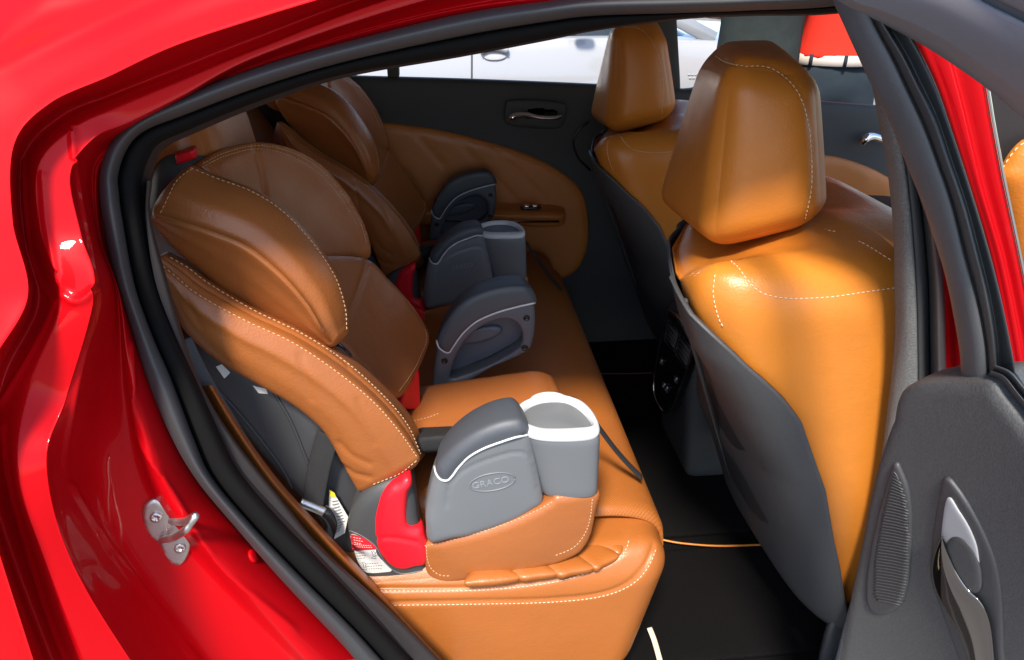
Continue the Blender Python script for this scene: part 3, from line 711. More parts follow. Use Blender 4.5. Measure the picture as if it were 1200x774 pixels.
# steering wheel edge
sw = P(1104,240,y=1.62); rg = [(sw.x+.05*math.cos(t)*0-.10*math.cos(t)*.35, sw.y+.185*math.sin(t), sw.z+.185*math.cos(t)*.92) for t in np.linspace(0, 6.283, 60, endpoint=False)]
tube('steering_wheel', rg, .017, M['shell'], car, n=12, closed=True)
# pillars and rails of the far side
def bar(name, p, m, par, d=.05, r=(.2,.2,.2), y=YD):
    """upright of the far side: four traced corners left-bottom, right-bottom, left-top, right-top"""
    q = [P(u, v, y=y) for u, v in p]; dd = V((0, d, 0))
    return hexa(name, [q[0], q[1], q[0]+dd, q[1]+dd, q[2], q[3], q[2]+dd, q[3]+dd], m, par, r=r, n=8)
bar('window_divider', [(454,92),(468,92),(451,40),(465,40)], M['trim'], fd)
bar('centre_pillar', [(765,110),(799,112),(755,-30),(791,-30)], M['trim'], car, d=.08)
rr = [(x, 2.02, roof_z(x)-.005) for x in np.linspace(-.75, 1.3, 30)]
tube('roof_rail', rr, .035, M['trim'], car, n=10)
bar('rear_pillar', [(250,100),(380,92),(200,-20),(300,-20)], M['trim'], car, d=.1)
# ------------------------------------------------------------------ near centre pillar
col = lambda l, y0, y1=None: [P(u, v, y=y0+(0 if y1 is None else (y1-y0)*i/(len(l)-1))) for i, (u, v) in enumerate(l)]
B0 = [(1000,30),(1012,70),(1020,92),(1031,150),(1040,200),(1047,270),(1048,330),(1048,400),(1041,470),(1029,560),(1012,650),(990,730),(972,800)]
B1 = [(u+3, v) for u, v in B0]
B2 = [(1020,30),(1034,70),(1040,92),(1050,150),(1060,210),(1066,270),(1070,330),(1072,400),(1072,470),(1068,560),(1058,650),(1044,730),(1030,800)]
B3 = [(1024,30),(1038,70),(1044,92),(1054,150),(1063,210),(1069,270),(1073,330),(1075,400),(1075,470),(1071,560),(1061,650),(1047,730),(1033,800)]
B4 = [(1032,30),(1048,70),(1054,92),(1063,150),(1074,210),(1082,270),(1087,330),(1089,400),(1090,470),(1088,560),(1080,650),(1068,730),(1055,800)]
B5 = [(1036,30),(1052,70),(1058,92),(1068,150),(1079,210),(1086,270),(1091,330),(1092,400),(1093,470),(1092,560),(1084,650),(1072,730),(1060,800)]
B6 = [(1050,30),(1066,70),(1072,92),(1084,150),(1092,210),(1099,270),(1106,330),(1108,400),(1109,470),(1109,560),(1102,650),(1090,730),(1078,800)]
B7 = [(1070,30),(1086,70),(1092,92),(1104,150),(1112,210),(1118,270),(1122,330),(1127,400),(1130,470),(1130,560),(1122,650),(1110,730),(1098,800)]
bp = loft('centre_pillar', [col(B0,.75), col(B0,.685), col(B1,.664), col(mixpx(B1,B2,.5),.648), col(B2,.642), col(B3,.646), col(B3,.66)], M['weave'], car, nu=90, nv=40)
loft('flocked_lip', [col(B3,.66), col(B3,.646), col(mixpx(B3,B4,.5),.643), col(B4,.648), col(B4,.66)], M['trim'], bp, nu=80, nv=20)
loft('door_seal', [col(B4,.655), col(B5,.638), col(mixpx(B5,B6,.4),.620), col(mixpx(B5,B6,.8),.622), col(B6,.635), col(B6,.65)], M['rubber'], bp, nu=80, nv=30)
loft('pillar_jamb', [col(B6,.642), col(mixpx(B6,B7,.4),.636), col(B7,.62), col([(u+30, v) for u, v in B7],.60)], M['paint'], car, nu=60, nv=20)

# ------------------------------------------------------------------ open rear door
yd_ = lambda u: .545-(u-975)*.00078
D = lambda l, off=0: [P(u, v, y=yd_(u)+off) for u, v in l]
dpx = [(1051,492),(1054,472),(1061,456),(1074,448),(1088,445),(1100,444),(1125,444),(1162,446),(1180,466),(1205,497),(1260,570),(1290,690),(1280,830),(1100,830),(972,830),(984,774),(998,700),(1011,640),(1023,580),(1036,530),(1049,495)]
door = pillow('open_door', D(dpx, -.010), M['doorgrey'], car, front=.006, back=.05, r=.012, res=.004)
door['label'] = 'open rear door with charcoal grained panel'
Lp = [(962,-26),(980,10),(1000,54),(1020,97),(1043,143),(1060,187),(1076,226),(1093,275),(1107,320),(1118,372),(1125,415),(1127,455)]
Rp = [(1002,-26),(1016,8),(1030,38),(1046,68),(1062,102),(1082,145),(1099,190),(1116,240),(1131,300),(1145,352),(1155,405),(1158,455)]
Gp = [(1012,-26),(1026,8),(1042,35),(1060,64),(1077,98),(1097,140),(1114,190),(1131,240),(1145,292),(1158,345),(1167,400),(1170,455)]
Kp = [(1040,-20),(1052,15),(1068,42),(1084,72),(1100,108),(1116,155),(1133,207),(1150,262),(1164,312),(1176,362),(1186,412),(1193,455)]
fr = loft('window_frame', [D(Lp,.03), D(Lp,.004), D(mixpx(Lp,Rp,.12),-.004), D(mixpx(Lp,Rp,.55),-.007), D(mixpx(Lp,Rp,.93),-.003), D(Rp,.004)], M['trim2'] if 'trim2' in M else M['doorgrey'], door, nu=90, nv=40)
loft('glass_run', [D(Rp,.006), D(mixpx(Rp,Gp,.2),-.001), D(mixpx(Rp,Gp,.8),-.001), D(Gp,.006), D(mixpx(Gp,Kp,.15),.010), D(mixpx(Gp,Kp,.9),.012), D(Kp,.02)], M['black_rub'] if 'black_rub' in M else M['rubber'], door, nu=90, nv=40)
T0 = [(940,-34),(988,8),(1019,21),(1055,38),(1094,60),(1150,98),(1200,139),(1270,200)]
T1 = [(955,-45),(1000,-4),(1032,8),(1070,22),(1110,42),(1165,78),(1212,115),(1280,175)]
T2 = [(985,-80),(1040,-45),(1080,-30),(1120,-14),(1160,8),(1200,28),(1240,52),(1310,110)]
T3 = [(995,-90),(1052,-55),(1092,-40),(1132,-24),(1170,-4),(1210,16),(1250,40),(1320,98)]
T4 = [(1040,-140),(1100,-105),(1140,-90),(1180,-74),(1220,-54),(1260,-34),(1300,-10),(1370,50)]
loft('window_rail', [D(T0,.03), D(T0,0), D(mixpx(T0,T1,.6),-.014), D(T1,-.017), D(mixpx(T1,T2,.5),-.019), D(T2,-.012), D(T2,-.004), D(T3,-.004), D(T3,-.012), D(T4,-.005)], M['rail'], door, nu=80, nv=60)
# weatherstrip on the sill of the open door
W0 = [(1158,440),(1172,446),(1186,464),(1206,488),(1270,566)]; W1 = [(1166,428),(1184,436),(1200,454),(1222,480),(1290,556)]
loft('weatherstrip', [D(W0,.012), D(W0,-.004), D(mixpx(W0,W1,.4),-.010), D(mixpx(W0,W1,.5),-.003), D(W1,-.006), D(W1,.02)], M['rubber'], door, nu=40, nv=30)
pn = [D([(1060,40)],.014)[0], D([(1150,98)],.014)[0], D([(1215,150)],.014)[0], D([(1290,560)],.014)[0], D([(1195,455)],.014)[0], D([(1160,330)],.014)[0], D([(1118,180)],.014)[0]]
mesh('window_glass', pn, [tuple(range(7))], M['pane'], door, flat=True)
# ribbed grille
gp = [(1049,542),(1058,555),(1066,580),(1069,620),(1066,672),(1060,702),(1048,716),(1032,720),(1020,713),(1015,696),(1018,660),(1028,610),(1039,570)]
tdoor = bvh([door])
def DD(l, off):
    """points on the skin of the open door, lifted towards the eye side by off"""
    o_ = []
    for u, v in l:
        d_ = ray(u, v).normalized(); h_ = tdoor.ray_cast(CAM, d_); p_ = h_[0] if h_[0] else P(u, v, y=yd_(u))
        o_.append(p_-d_*off)
    return o_
gr = pillow('speaker_grille', DD(gp,.002), M['darkplastic'], door, front=.003, back=.012, r=.0035, res=.0022)
tg = bvh([gr]); mb = MB()
for k in range(44):
    t = k/43; v0 = 556+t*150
    ul = np.interp(v0, [542,570,610,660,700,716],[1049,1041,1031,1022,1021,1030])+3; ur = np.interp(v0-6, [542,555,580,620,672,702,716],[1049,1058,1066,1069,1066,1060,1048])-2
    if ur-ul < 3: continue
    pts, nr = cast([(ul, v0-3), ((ul+ur)/2, v0), (ur, v0+4)], tg, .0004)
    if len(pts) > 2: mb.add(*tube_g(pts[::2] if len(pts) > 5 else pts, .0007, n=6))
mb.build('grille_ribs', M['doorgrey'], gr)
# inside handle in its cup
hp = [(1107,560),(1122,572),(1140,600),(1156,632),(1168,665),(1174,705),(1176,760),(1178,810),(1140,810),(1120,760),(1100,705),(1091,675),(1092,640),(1098,600)]
rec = pillow('handle_cup', DD(hp,.002), M['darkplastic'], door, front=.002, back=.02, r=.003, res=.003)
tdoor = bvh([door, rec])
pillow('handle_plate', DD([(1110,584),(1124,600),(1138,624),(1146,650),(1147,690),(1130,690),(1108,640),(1103,630)],.0015), M['silverpaint'] if 'silverpaint' in M else M['silver'], rec, front=.001, back=.004, r=.003, res=.0025)
pillow('handle_well', DD([(1108,640),(1116,630),(1128,632),(1140,645),(1148,668),(1149,690),(1140,696),(1126,690),(1114,675),(1107,655)],.004), M['shell'], rec, front=.0015, back=.005, r=.006, res=.0025)
H0 = [(1101,630),(1094,646),(1091,668),(1096,692),(1108,716),(1122,742),(1132,768),(1140,805)]
H1 = [(1106,630),(1112,648),(1121,670),(1134,690),(1149,706),(1159,728),(1164,760),(1167,805)]
loft('door_handle', [DD(H0,.004), DD(mixpx(H0,H1,.15),.013), DD(mixpx(H0,H1,.5),.018), DD(mixpx(H0,H1,.85),.014), DD(H1,.006), DD(mixpx(H0,H1,.5),.002)], M['chrome2'], rec, nu=60, nv=40, closed=True, cap=True)

# ------------------------------------------------------------------ front door seen through the open door's window
Q0 = [(1040,-40),(1060,20),(1073,50),(1100,110),(1130,200),(1160,300),(1180,400),(1192,470)]
Q1 = [(1090,-40),(1103,30),(1112,70),(1128,130),(1150,220),(1176,310),(1196,410),(1206,480)]
Q2 = [(1130,-40),(1144,30),(1152,90),(1160,140),(1172,205),(1190,290),(1212,400),(1226,480)]
Q3 = [(1133,-40),(1147,30),(1155,90),(1163,140),(1175,205),(1193,290),(1215,400),(1229,480)]
nd = loft('front_door', [col(Q0,.60), col(Q0,.565), col(mixpx(Q0,Q1,.5),.558), col(Q1,.556), col(mixpx(Q1,Q2,.15),.562), col(Q2,.56), col(Q2,.60)], M['paint'], car, nu=60, nv=40)
tube('window_trim', col(Q3,.558), .0018, M['chrome'], nd)
hexa('pillar_trim_and_dim_cabin', [tuple(p) for p in (P(1140,420,y=.64), P(1330,420,y=.64), P(1140,420,y=.70), P(1330,420,y=.70), P(1100,-30,y=.64), P(1330,-30,y=.64), P(1100,-30,y=.70), P(1330,-30,y=.70))], M['trim_brown'], nd, r=(.1,.4,.1), n=8)  # dark slab standing in for the dim cabin behind the front window
seat_refl = pillow('bolster_and_reflection', PY([(1168,215),(1176,192),(1190,172),(1206,162),(1240,165),(1250,260),(1240,420),(1200,420),(1185,300)],.625), M['leather'], car, front=.02, back=.01, r=.03, res=.006)  # tan pad modelled in place of the front seat's reflection in the glass
stitch('stitching', [[(1169,212),(1178,193),(1192,174),(1206,165)]], M['thread'], seat_refl, objs=[seat_refl])  # seam of that reflected seat, drawn as thread
# ------------------------------------------------------------------ child seat
KY = .965
def K(l, y=None): return [P(q[0], q[1], y=(q[2] if len(q) > 2 else y)*KY) for q in l]
def Kd(l, ys): return [P(u, v, y=y*KY) for (u, v), y in zip(l, ys)]
kid = empty('child_seat', P(600, 640, y=.93*KY).to_tuple()[:2]+(.53,), 'nearer tan leather child booster seat, its label sticker and red base facing the open door', 'child seat', 'child booster seats on the rear bench')
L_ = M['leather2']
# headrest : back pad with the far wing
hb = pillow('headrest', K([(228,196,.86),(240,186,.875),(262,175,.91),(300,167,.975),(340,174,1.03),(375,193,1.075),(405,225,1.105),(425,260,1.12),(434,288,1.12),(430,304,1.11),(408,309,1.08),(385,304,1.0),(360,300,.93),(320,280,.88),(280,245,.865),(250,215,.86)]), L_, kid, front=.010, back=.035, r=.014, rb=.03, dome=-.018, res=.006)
groove(hb, [(299,169),(303,185),(308,205),(313,235),(316,255),(318,270)], .004, .004)
groove(hb, [(250,187),(270,178),(300,173),(338,180),(371,199),(400,230),(419,262),(428,290)], .0025, .002)
# near wing
c0 = [(226,194),(258,207),(298,222),(334,245),(369,282),(395,321),(407,357),(409,384)]
c2 = [(184,254),(214,263),(250,275),(291,293),(330,325),(358,357),(375,384),(388,402)]
c4 = [(183,264),(206,292),(236,318),(268,346),(302,368),(334,385),(360,396),(386,405)]
c1 = [((a[0]+b[0])/2-1, (a[1]+b[1])/2-2) for a, b in zip(c0, c2)]
c3 = [((a[0]+b[0])/2-2, (a[1]+b[1])/2+1) for a, b in zip(c2, c4)]
d0 = [.83,.835,.835,.835,.835,.835,.83,.82]; d2 = [.775,.765,.76,.758,.758,.762,.77,.79]
d1 = [(a+b)/2-.013 for a, b in zip(d0, d2)]
d3 = [.785,.772,.765,.762,.762,.767,.774,.794]; d4 = [.80,.805,.815,.82,.825,.825,.82,.805]
wing = loft('headrest_wing', [Kd(c0, d0), Kd(c1, d1), Kd(mixpx(c1, c2, .75), [a*.25+b*.75-.008 for a, b in zip(d0, d2)]), Kd(c2, d2), Kd(mixpx(c2, c4, .25), [a*.75+b*.25-.0015 for a, b in zip(d2, d4)]), Kd(c3, [(a+b)/2-.003 for a, b in zip(d2, d4)]), Kd(c4, d4), Kd(mixpx(c4, c0, .4), [.86]*8), Kd(mixpx(c4, c0, .8), [.872]*8)], L_, hb, nu=110, nv=110, closed=True, cap=True)
groove(wing, [(u, v) for u, v in c2], .0022, .0025)
stitch('stitching', [[(u-3, v+3) for u, v in c0]], M['thread2'], wing, objs=[wing], L=.0035, r=.0005)
stitch('stitching', [[(188,250),(198,230),(206,214),(218,203),(228,197)]], M['thread2'], wing, objs=[wing], L=.0035, r=.0005)
stitch('stitching', [[(238,192),(262,180),(300,171),(339,178),(373,197),(402,228),(422,262),(430,288)], [(236,197),(262,184),(300,175),(337,182),(370,201),(398,231),(417,263)], [(426,302),(410,305),(396,304)]], M['thread2'], hb, objs=[hb], L=.0035, r=.0005)
# plastic shell of the headrest and its release button
pl_ = pillow('headrest_shell', K([(176,252,.86),(177,225,.86),(182,200,.86),(192,184,.87),(207,177,.88),(228,178,.89),(246,186,.90),(240,215,.89),(214,245,.875),(192,262,.865)]), M['greenplastic'], kid, front=.016, back=.04, r=.03, dome=.01, res=.006)
bt = [P(u, v, y=y*KY) for (u, v, y) in ((206,196,.85),(232,186,.85),(212,190,.90),(234,180,.90),(203,182,.845),(228,174,.845),(210,174,.90),(231,168,.90))]
hexa('release_button', bt, M['redplastic'], pl_, r=(.4,.5,.5), n=12)
# torso : deep centre with the far bolster
tp = pillow('backrest', K([(392,300,1.0),(430,305,1.09),(455,328,1.11),(482,357,1.12),(498,381,1.125),(503,395,1.12),(499,411,1.10),(487,438,1.04),(466,467,.97),(448,458,.90),(425,432,.87),(395,402,.86),(365,370,.86),(350,330,.88),(365,305,.93)]), L_, kid, front=.008, back=.04, r=.014, rb=.03, dome=-.012, res=.006)
groove(tp, [(431,306),(424,330),(414,357),(404,378),(398,392)], .004, .004)
stitch('stitching', [[(498,386),(500,398),(495,412),(484,435),(466,461)]], M['thread2'], tp, objs=[tp], L=.0035, r=.0005)
# near bolster
b1 = [(200,299),(222,312),(246,330),(298,361),(354,388),(404,420),(446,457),(477,493),(494,530)]
b2 = [(186,306),(206,322),(232,343),(286,373),(344,400),(394,433),(437,468),(468,503),(491,536)]
b4 = [(190,332),(202,360),(218,390),(256,424),(302,451),(346,477),(380,507),(403,547),(419,575)]
e1 = [.80]*9; e2 = [.768,.765,.762,.760,.758,.757,.757,.758,.762]
e3 = [.760,.757,.753,.750,.748,.747,.747,.75,.755]; e4 = [.775,.772,.768,.764,.762,.760,.760,.762,.766]
m24 = mixpx(b2, b4, .5)
bol = loft('side_bolster', [Kd(mixpx(b1, b4, -.03), [.86]*9), Kd(b1, e1), Kd(mixpx(b1, b2, .55), [.774]*9), Kd(b2, e2), Kd(mixpx(b2, b4, .12), [x-.006 for x in e2]), Kd(mixpx(b2, b4, .35), [x-.003 for x in e3]), Kd(m24, [x-.002 for x in e3]), Kd(mixpx(b2, b4, .8), e3), Kd(b4, e4), Kd(mixpx(b4, b1, .15), [.80]*9), Kd(mixpx(b4, b1, .4), [.875]*9)], L_, tp, nu=130, nv=120, closed=True, cap=True)
for l_, dp_ in (([(352,418),(358,442),(364,468)], .0012), ([(404,548),(416,556),(432,560)], .0025), ([(398,520),(412,534),(432,544)], .002), ([(255,360),(262,390),(272,415)], .001), ([(420,470),(432,498),(440,520)], .001), ([(212,340),(222,360),(236,384)], .0012)): groove(bol, l_, .005, dp_)
ridge = mixpx(b1, b2, .5)
groove(bol, ridge, .0022, .0025); groove(bol, [(408,432),(404,424),(397,419),(392,414)], .002, .002)
stitch('stitching', [[(u-1, v+2) for u, v in b2]], M['thread2'], bol, objs=[bol], L=.0038, r=.00055)
stitch('stitching', [[(u-1, v+3) for u, v in b1]], M['thread2'], bol, objs=[bol], L=.0038, r=.00055)
stitch('stitching', [[(488,540),(470,554),(452,562),(436,568)]], M['thread2'], bol, objs=[bol], L=.0038, r=.0005)
# seat shell below the bolster
sh_ = pillow('back_shell', K([(205,380,.80),(235,395,.80),(300,430,.80),(360,470,.80),(410,540,.80),(432,600,.80),(425,655,.80),(398,640,.80),(370,600,.80),(335,560,.80),(290,510,.80),(250,455,.80)]), M['darkplastic'], kid, front=.012, back=.05, r=.02, dome=.006, res=.008)
for l in ([(240,440),(285,490),(330,548),(352,590)], [(318,455),(340,492),(356,530),(362,545)]): curve_on('shell_rib', l, [sh_], .0022, M['darkplastic'], sh_)
def sticker(name, pts, y, m, par, th=.0008, objs=None):
    """thin paper label glued on the surface below it"""
    if objs:
        pp = smooth([(u, v, 0) for u, v in pts], 1.2, True, 8)[:, :2] if len(pts) > 4 else resample(np.array(pts, float), 1.2, True)
        tree = bvh(objs); O = []
        xs = np.arange(pp[:, 0].min(), pp[:, 0].max(), 1.5); ys = np.arange(pp[:, 1].min(), pp[:, 1].max(), 1.5)
        gq = np.array([(x, y_) for x in xs for y_ in ys]); gq = gq[inside(gq, pp)]; gq = gq[dist_poly(gq, pp) > .7]
        N = len(pp); r_ = delaunay_2d_cdt([V((float(a), float(b))) for a, b in np.vstack([pp, gq])], [(i, (i+1) % N) for i in range(N)], [], 0, 1e-6)
        T = [f for f in r_[2] if inside(np.array([np.mean([r_[0][i] for i in f], axis=0)]), pp)[0]]
        vs = []
        for q in r_[0]:
            d_ = ray(q[0], q[1]).normalized(); h = tree.ray_cast(CAM, d_)
            vs.append((h[0]-d_*th) if h[0] else CAM+d_*.9)
        o = mesh(name, vs, T, m, par); return o
    return mesh(name, K(pts, y), [tuple(range(len(pts)))], m, par, flat=True)
sticker('care_tag', [(253,430),(260,427),(270,437),(263,444)], .79, M['paper'], sh_, objs=[sh_])
sticker('care_tag', [(296,452),(312,456),(314,462),(303,461)], .79, M['paper'], sh_, objs=[sh_])
# arm of the base : dark casing, red cover, sticker
cas = pillow('base', K([(408,618),(410,602),(417,586),(430,572),(446,563),(462,558),(476,556),(486,575),(492,610),(502,650),(500,672),(480,678),(450,679),(428,674),(418,655)], .762), M['casing'], kid, front=.014, back=.10, r=.02, dome=.004, res=.005)
red = pillow('red_cover', K([(447,578,.75),(456,568,.75),(466,563,.75),(474,558,.75),(481,558,.75),(483,566,.75),(479,574,.75),(477,590,.75),(478,610,.75),(486,615,.75),(496,619,.75),(502,640,.75),(500,657,.75),(486,661,.75),(474,664,.75),(460,661,.75),(447,648,.75),(440,630,.75),(439,608,.75),(442,592,.75)]), M['redplastic'], cas, front=.012, back=.03, r=.012, res=.004)
groove(red, [(442,632),(458,631),(478,634),(500,639)], .003, .003)
curve_on('casing_seam', [(408,621),(424,628),(440,640),(452,660),(470,672),(498,668)], [cas], .0008, M['armgrey'], cas)
lab = [(411,627),(422,629),(432,634),(440,641),(441,648),(446,655),(459,668),(449,671),(429,671),(421,662),(415,645)]
lb = sticker('label', lab, .75, M['paper'], cas, th=.0010, objs=[cas])
tp_l = sticker('label_band', [(411,627),(422,629),(432,634),(440,641),(440.5,644),(428,645),(414,645),(412,636)], .75, M['labelred'], lb, th=.0016, objs=[cas])
tcas = bvh([cas])
def scribble(name, rows, m, par, r=.0005, lift=.0022):
    mb = MB()
    for (u0, v0, u1, v1) in rows:
        n_ = max(2, int(abs(u1-u0)/2.6))
        for k in range(n_):
            a = k/n_; b = a+.62/n_; q = []
            for t in (a, b):
                d_ = ray(u0+(u1-u0)*t, v0+(v1-v0)*t).normalized(); h = tcas.ray_cast(CAM, d_)
                if h[0]: q.append(h[0]-d_*lift)
            if len(q) == 2 and (q[1]-q[0]).length < .01: mb.add(*tube_g(q, r, n=4))
    return mb.build(name, m, par)
scribble('label_print', [(414,630,424,632),(414.5,633,426,635),(415,636,424,638),(415,638.5,436,640),(416,641,437,642)], M['paper'], tp_l, r=.00035)
scribble('label_print', [(417,649,428,648),(418,652,430,651),(419,655,429,654),(430,661,444,660),(431,664,449,663),(432,667,448,666.5)], M['ink'], lb, r=.00035, lift=.0016)
for (u, v) in ((438,650),(427,663)):
    mb = MB()
    for l in ([(u-3,v-4),(u-1,v-1),(u-1,v+2),(u+3,v+3)], [(u-1,v-4),(u+2,v-2),(u+1,v+1),(u+4,v+1)], [(u-3,v+4),(u+3,v+5)]):
        q = []
        for a, b in l:
            d_ = ray(a, b).normalized(); h = tcas.ray_cast(CAM, d_)
            if h[0]: q.append(h[0]-d_*.0016)
        if len(q) > 1: mb.add(*tube_g(q, .0004, n=4))
    mb.build('label_picture', M['ink'], lb)
# buckle, belt and instruction sheet between base and shell
v, f = tube_g(cr(K([(385,510,.775),(376,540,.77),(370,570,.768),(366,596,.768)]), 30), 1, flat=(.016,.0015), up=(-.3,-1,.4)); mesh('harness_strap', v, f, M['belt'], kid)
v, f = tube_g(cr(K([(352,589,.755),(366,594,.755),(380,600,.755)]), 20), 1, flat=(.006,.004), up=(0,-1,.5)); mesh('buckle_tongue', v, f, M['silver'], kid)
v, f = tube_g(cr(K([(376,597,.76),(384,604,.758),(388,616,.758),(382,634,.76)]), 20), 1, flat=(.009,.006), up=(0,-1,.5)); mesh('buckle', v, f, M['black'], kid)
sheet = mesh('instruction_sheet', K([(386,575,.772),(392,579,.772),(408,606,.77),(404,625,.772),(392,632,.774),(385,600,.774)]), [(0,1,2,3,4,5)], M['paper'], kid, flat=True)
mesh('sheet_header', K([(386,574,.7705),(392,578,.7705),(394,583,.7705),(386,582,.7705)]), [(0,1,2,3)], M['yellow'], sheet, flat=True)
mb = MB()
for k in range(11): mb.add(*tube_g(K([(389,588+4*k,.7705),(396+1.1*k if k < 7 else 404-(k-7)*2, 587+3.4*k,.7705)]), .0004, n=4))
mb.build('label_print', M['ink'], sheet)
# cushion and its skirts
cu = hexa('cushion', [(-.09,.75,.535),(.205,.75,.545),(-.09,1.10,.535),(.205,1.10,.545),(-.10,.77,.615),(.195,.77,.635),(-.10,1.07,.625),(.175,1.07,.655)], L_, kid, r=(.3,.15,.5), bulge=(.05,0,.10), n=44)
groove(cu, [(573,432),(574,450),(575,475)], .004, .003)
stitch('stitching', [[(470,497),(500,490),(516,484)], [(620,412),(640,425),(660,440),(672,450)]], M['thread2'], cu, objs=[cu], L=.0035, r=.0005)
hexa('buckle_strap', [tuple(p) for p in K([(480,532,.80),(530,530,.80),(478,540,.93),(534,522,.93),(490,512,.80),(534,508,.80),(486,500,.93),(536,498,.93)])], M['belt'], cu, r=(.3,.3,.4), n=8)
sk = pillow('skirt', K([(493,635,.755),(520,630,.745),(562,619,.74),(600,606,.737),(628,594,.735),(647,583,.735),(655,579,.735),(700,573,.745),(699,590,.745),(696,604,.745),(692,624,.742),(684,638,.74),(674,647,.74),(647,658,.738),(610,666,.738),(560,674,.74),(528,680,.742),(512,680,.745),(501,671,.75),(497,655,.755)]), L_, kid, front=.008, back=.05, r=.010, rb=.03, dome=.008, res=.005)
stitch('stitching', [[(497,640),(522,635),(563,624),(601,611),(630,598),(648,588)], [(694,585),(692,604),(687,622),(678,636),(668,644),(648,652)], [(500,640),(501,656),(506,667),(516,674),(530,675)]], M['thread2'], sk, objs=[sk], L=.0035, r=.0005)
# ---- near armrest
YA = .742
arm = pillow('armrest', K([(503,632,.74),(499,612,.735),(499,592,YA),(503,572,YA),(508,556,YA),(516,540,YA),(530,525,YA),(552,510,YA),(580,498,YA),(606,496,YA),(620,506,YA),(626,530,YA),(632,560,YA),(636,584,YA),(628,593,YA),(600,609,YA),(560,622,YA),(530,630,.735)]), M['armgrey'], kid, front=.010, back=.065, r=.016, rb=.02, n=(0,-1,.12), res=.004, dome=.003)
wl = [(509,546),(512,556),(517,562),(524,563),(530,558),(538,547),(550,535),(568,525),(590,517),(606,512),(618,510)]
capo = [(u, v+1) for u, v in wl[1:-1]]+[(619,503),(616,494),(606,489),(582,493),(556,504),(534,519),(519,534),(511,546)]
cap_ = pillow('armrest_cap', K(capo, YA-.002), M['armdark'], arm, front=.0125, back=.070, r=.015, rb=.02, n=(0,-1,.12), res=.004)
both = bvh([arm, cap_])
pts, _ = cast(wl, both, .0004); tube('trim_line', pts, .0017, M['white'], arm, n=8)
groove(arm, [(524,594),(526,574),(534,560),(550,548),(572,539),(596,532),(612,531),(622,538),(628,556),(630,574)], .0022, .0022)
tarm = bvh([arm])
ov = cr([(577+27*math.cos(t)*math.cos(-.17)-10*math.sin(t)*math.sin(-.17), 565+27*math.cos(t)*math.sin(-.17)*1+10*math.sin(t)*math.cos(-.17)) for t in np.linspace(0, 6.283, 24, endpoint=False)]+[(577+27*.985, 565-27*.17)], 80)
pts, nr = cast([tuple(q) for q in ov], tarm, .0002); tube('emblem_rim', pts, .0012, M['armgrey'], arm, n=6)
def text_on(name, body_, u, v, h_px, ang, tree, m, par, th=.0006, font_w=1.0):
    d_ = ray(u, v).normalized(); h = tree.ray_cast(CAM, d_); n_ = h[1] if h[1].dot(d_) < 0 else -h[1]
    pz = FPX/(h[0]-CAM).dot(FW)
    cu_ = bpy.data.curves.new(name, 'FONT'); cu_.body = body_; cu_.align_x = 'CENTER'; cu_.align_y = 'CENTER'; cu_.size = h_px/pz*1.4; cu_.extrude = th; cu_.bevel_depth = th*.35; cu_.space_character = font_w
    to = bpy.data.objects.new(name, cu_); C.objects.link(to); bpy.context.view_layer.update()
    me = bpy.data.meshes.new_from_object(to.evaluated_get(bpy.context.evaluated_depsgraph_get())); bpy.data.objects.remove(to)
    xr_ = (RT*math.cos(ang)+UP*math.sin(ang)); xr_ = (xr_-n_*xr_.dot(n_)).normalized(); yr = n_.cross(xr_)
    me.transform(Matrix(((xr_.x, yr.x, n_.x, h[0].x), (xr_.y, yr.y, n_.y, h[0].y), (xr_.z, yr.z, n_.z, h[0].z), (0,0,0,1))))
    me.materials.clear(); me.materials.append(m); return link(bpy.data.objects.new(name, me), par)
text_on('emblem_lettering', 'GRACO', 575, 566, 9, .17, tarm, M['armlight'], arm)
# ---- cup holder
ZR = 1.3-(1.3-.75)*KY
rim = [(603,488),(606,478),(614,471),(628,466),(646,463.5),(664,465),(680,470),(691,479),(699,491),(702,502),(698,508),(684,511),(660,512),(636,511),(620,507),(609,499)]
rimi = [(611,487),(614,480),(622,474),(634,469.5),(648,468),(662,469),(674,474),(684,482),(691,490),(695,497),(690,500),(678,501),(658,502),(638,502),(625,499),(615,494)]
ro = smooth([P(u, v, z=ZR) for u, v in rim], .0035, True); n_r = 72
ro = cr([P(u, v, z=ZR) for u, v in rim], n_r, True); ri = cr([P(u, v, z=ZR) for u, v in rimi], n_r, True)
cen = ro.mean(0)
def sc(r_, k, dz, dx=0, dy=0): return [tuple(np.array([cen[0]+(q[0]-cen[0])*k+dx, cen[1]+(q[1]-cen[1])*k+dy, q[2]+dz])) for q in r_]
mixr = lambda a, b, t, dz: [tuple(np.array(p)*(1-t)+np.array(q)*t+np.array([0, 0, dz])) for p, q in zip(a, b)]
v, f = rings_g([sc(ro,1.0,-.008), sc(ro,1.015,-.006), sc(ro,1.02,-.002), mixr(ro,ri,.05,.0015), mixr(ro,ri,.4,.004), mixr(ro,ri,.75,.003), mixr(ro,ri,1,-.001), mixr(ro,ri,1.05,-.010), sc(ri,.97,-.03), sc(ri,.93,-.075), sc(ri,.86,-.082), sc(ri,.4,-.083)], cap=False)
v.append(tuple(cen+np.array([0,0,-.083]))); k0 = 11*n_r
f += [(k0+j, k0+(j+1) % n_r, len(v)-1) for j in range(n_r)]
cup_in = mesh('cup_rim', v, f, M['white'], None)
cx_ = np.array(ro); lo_, hi_ = cx_.min(0), cx_.max(0)
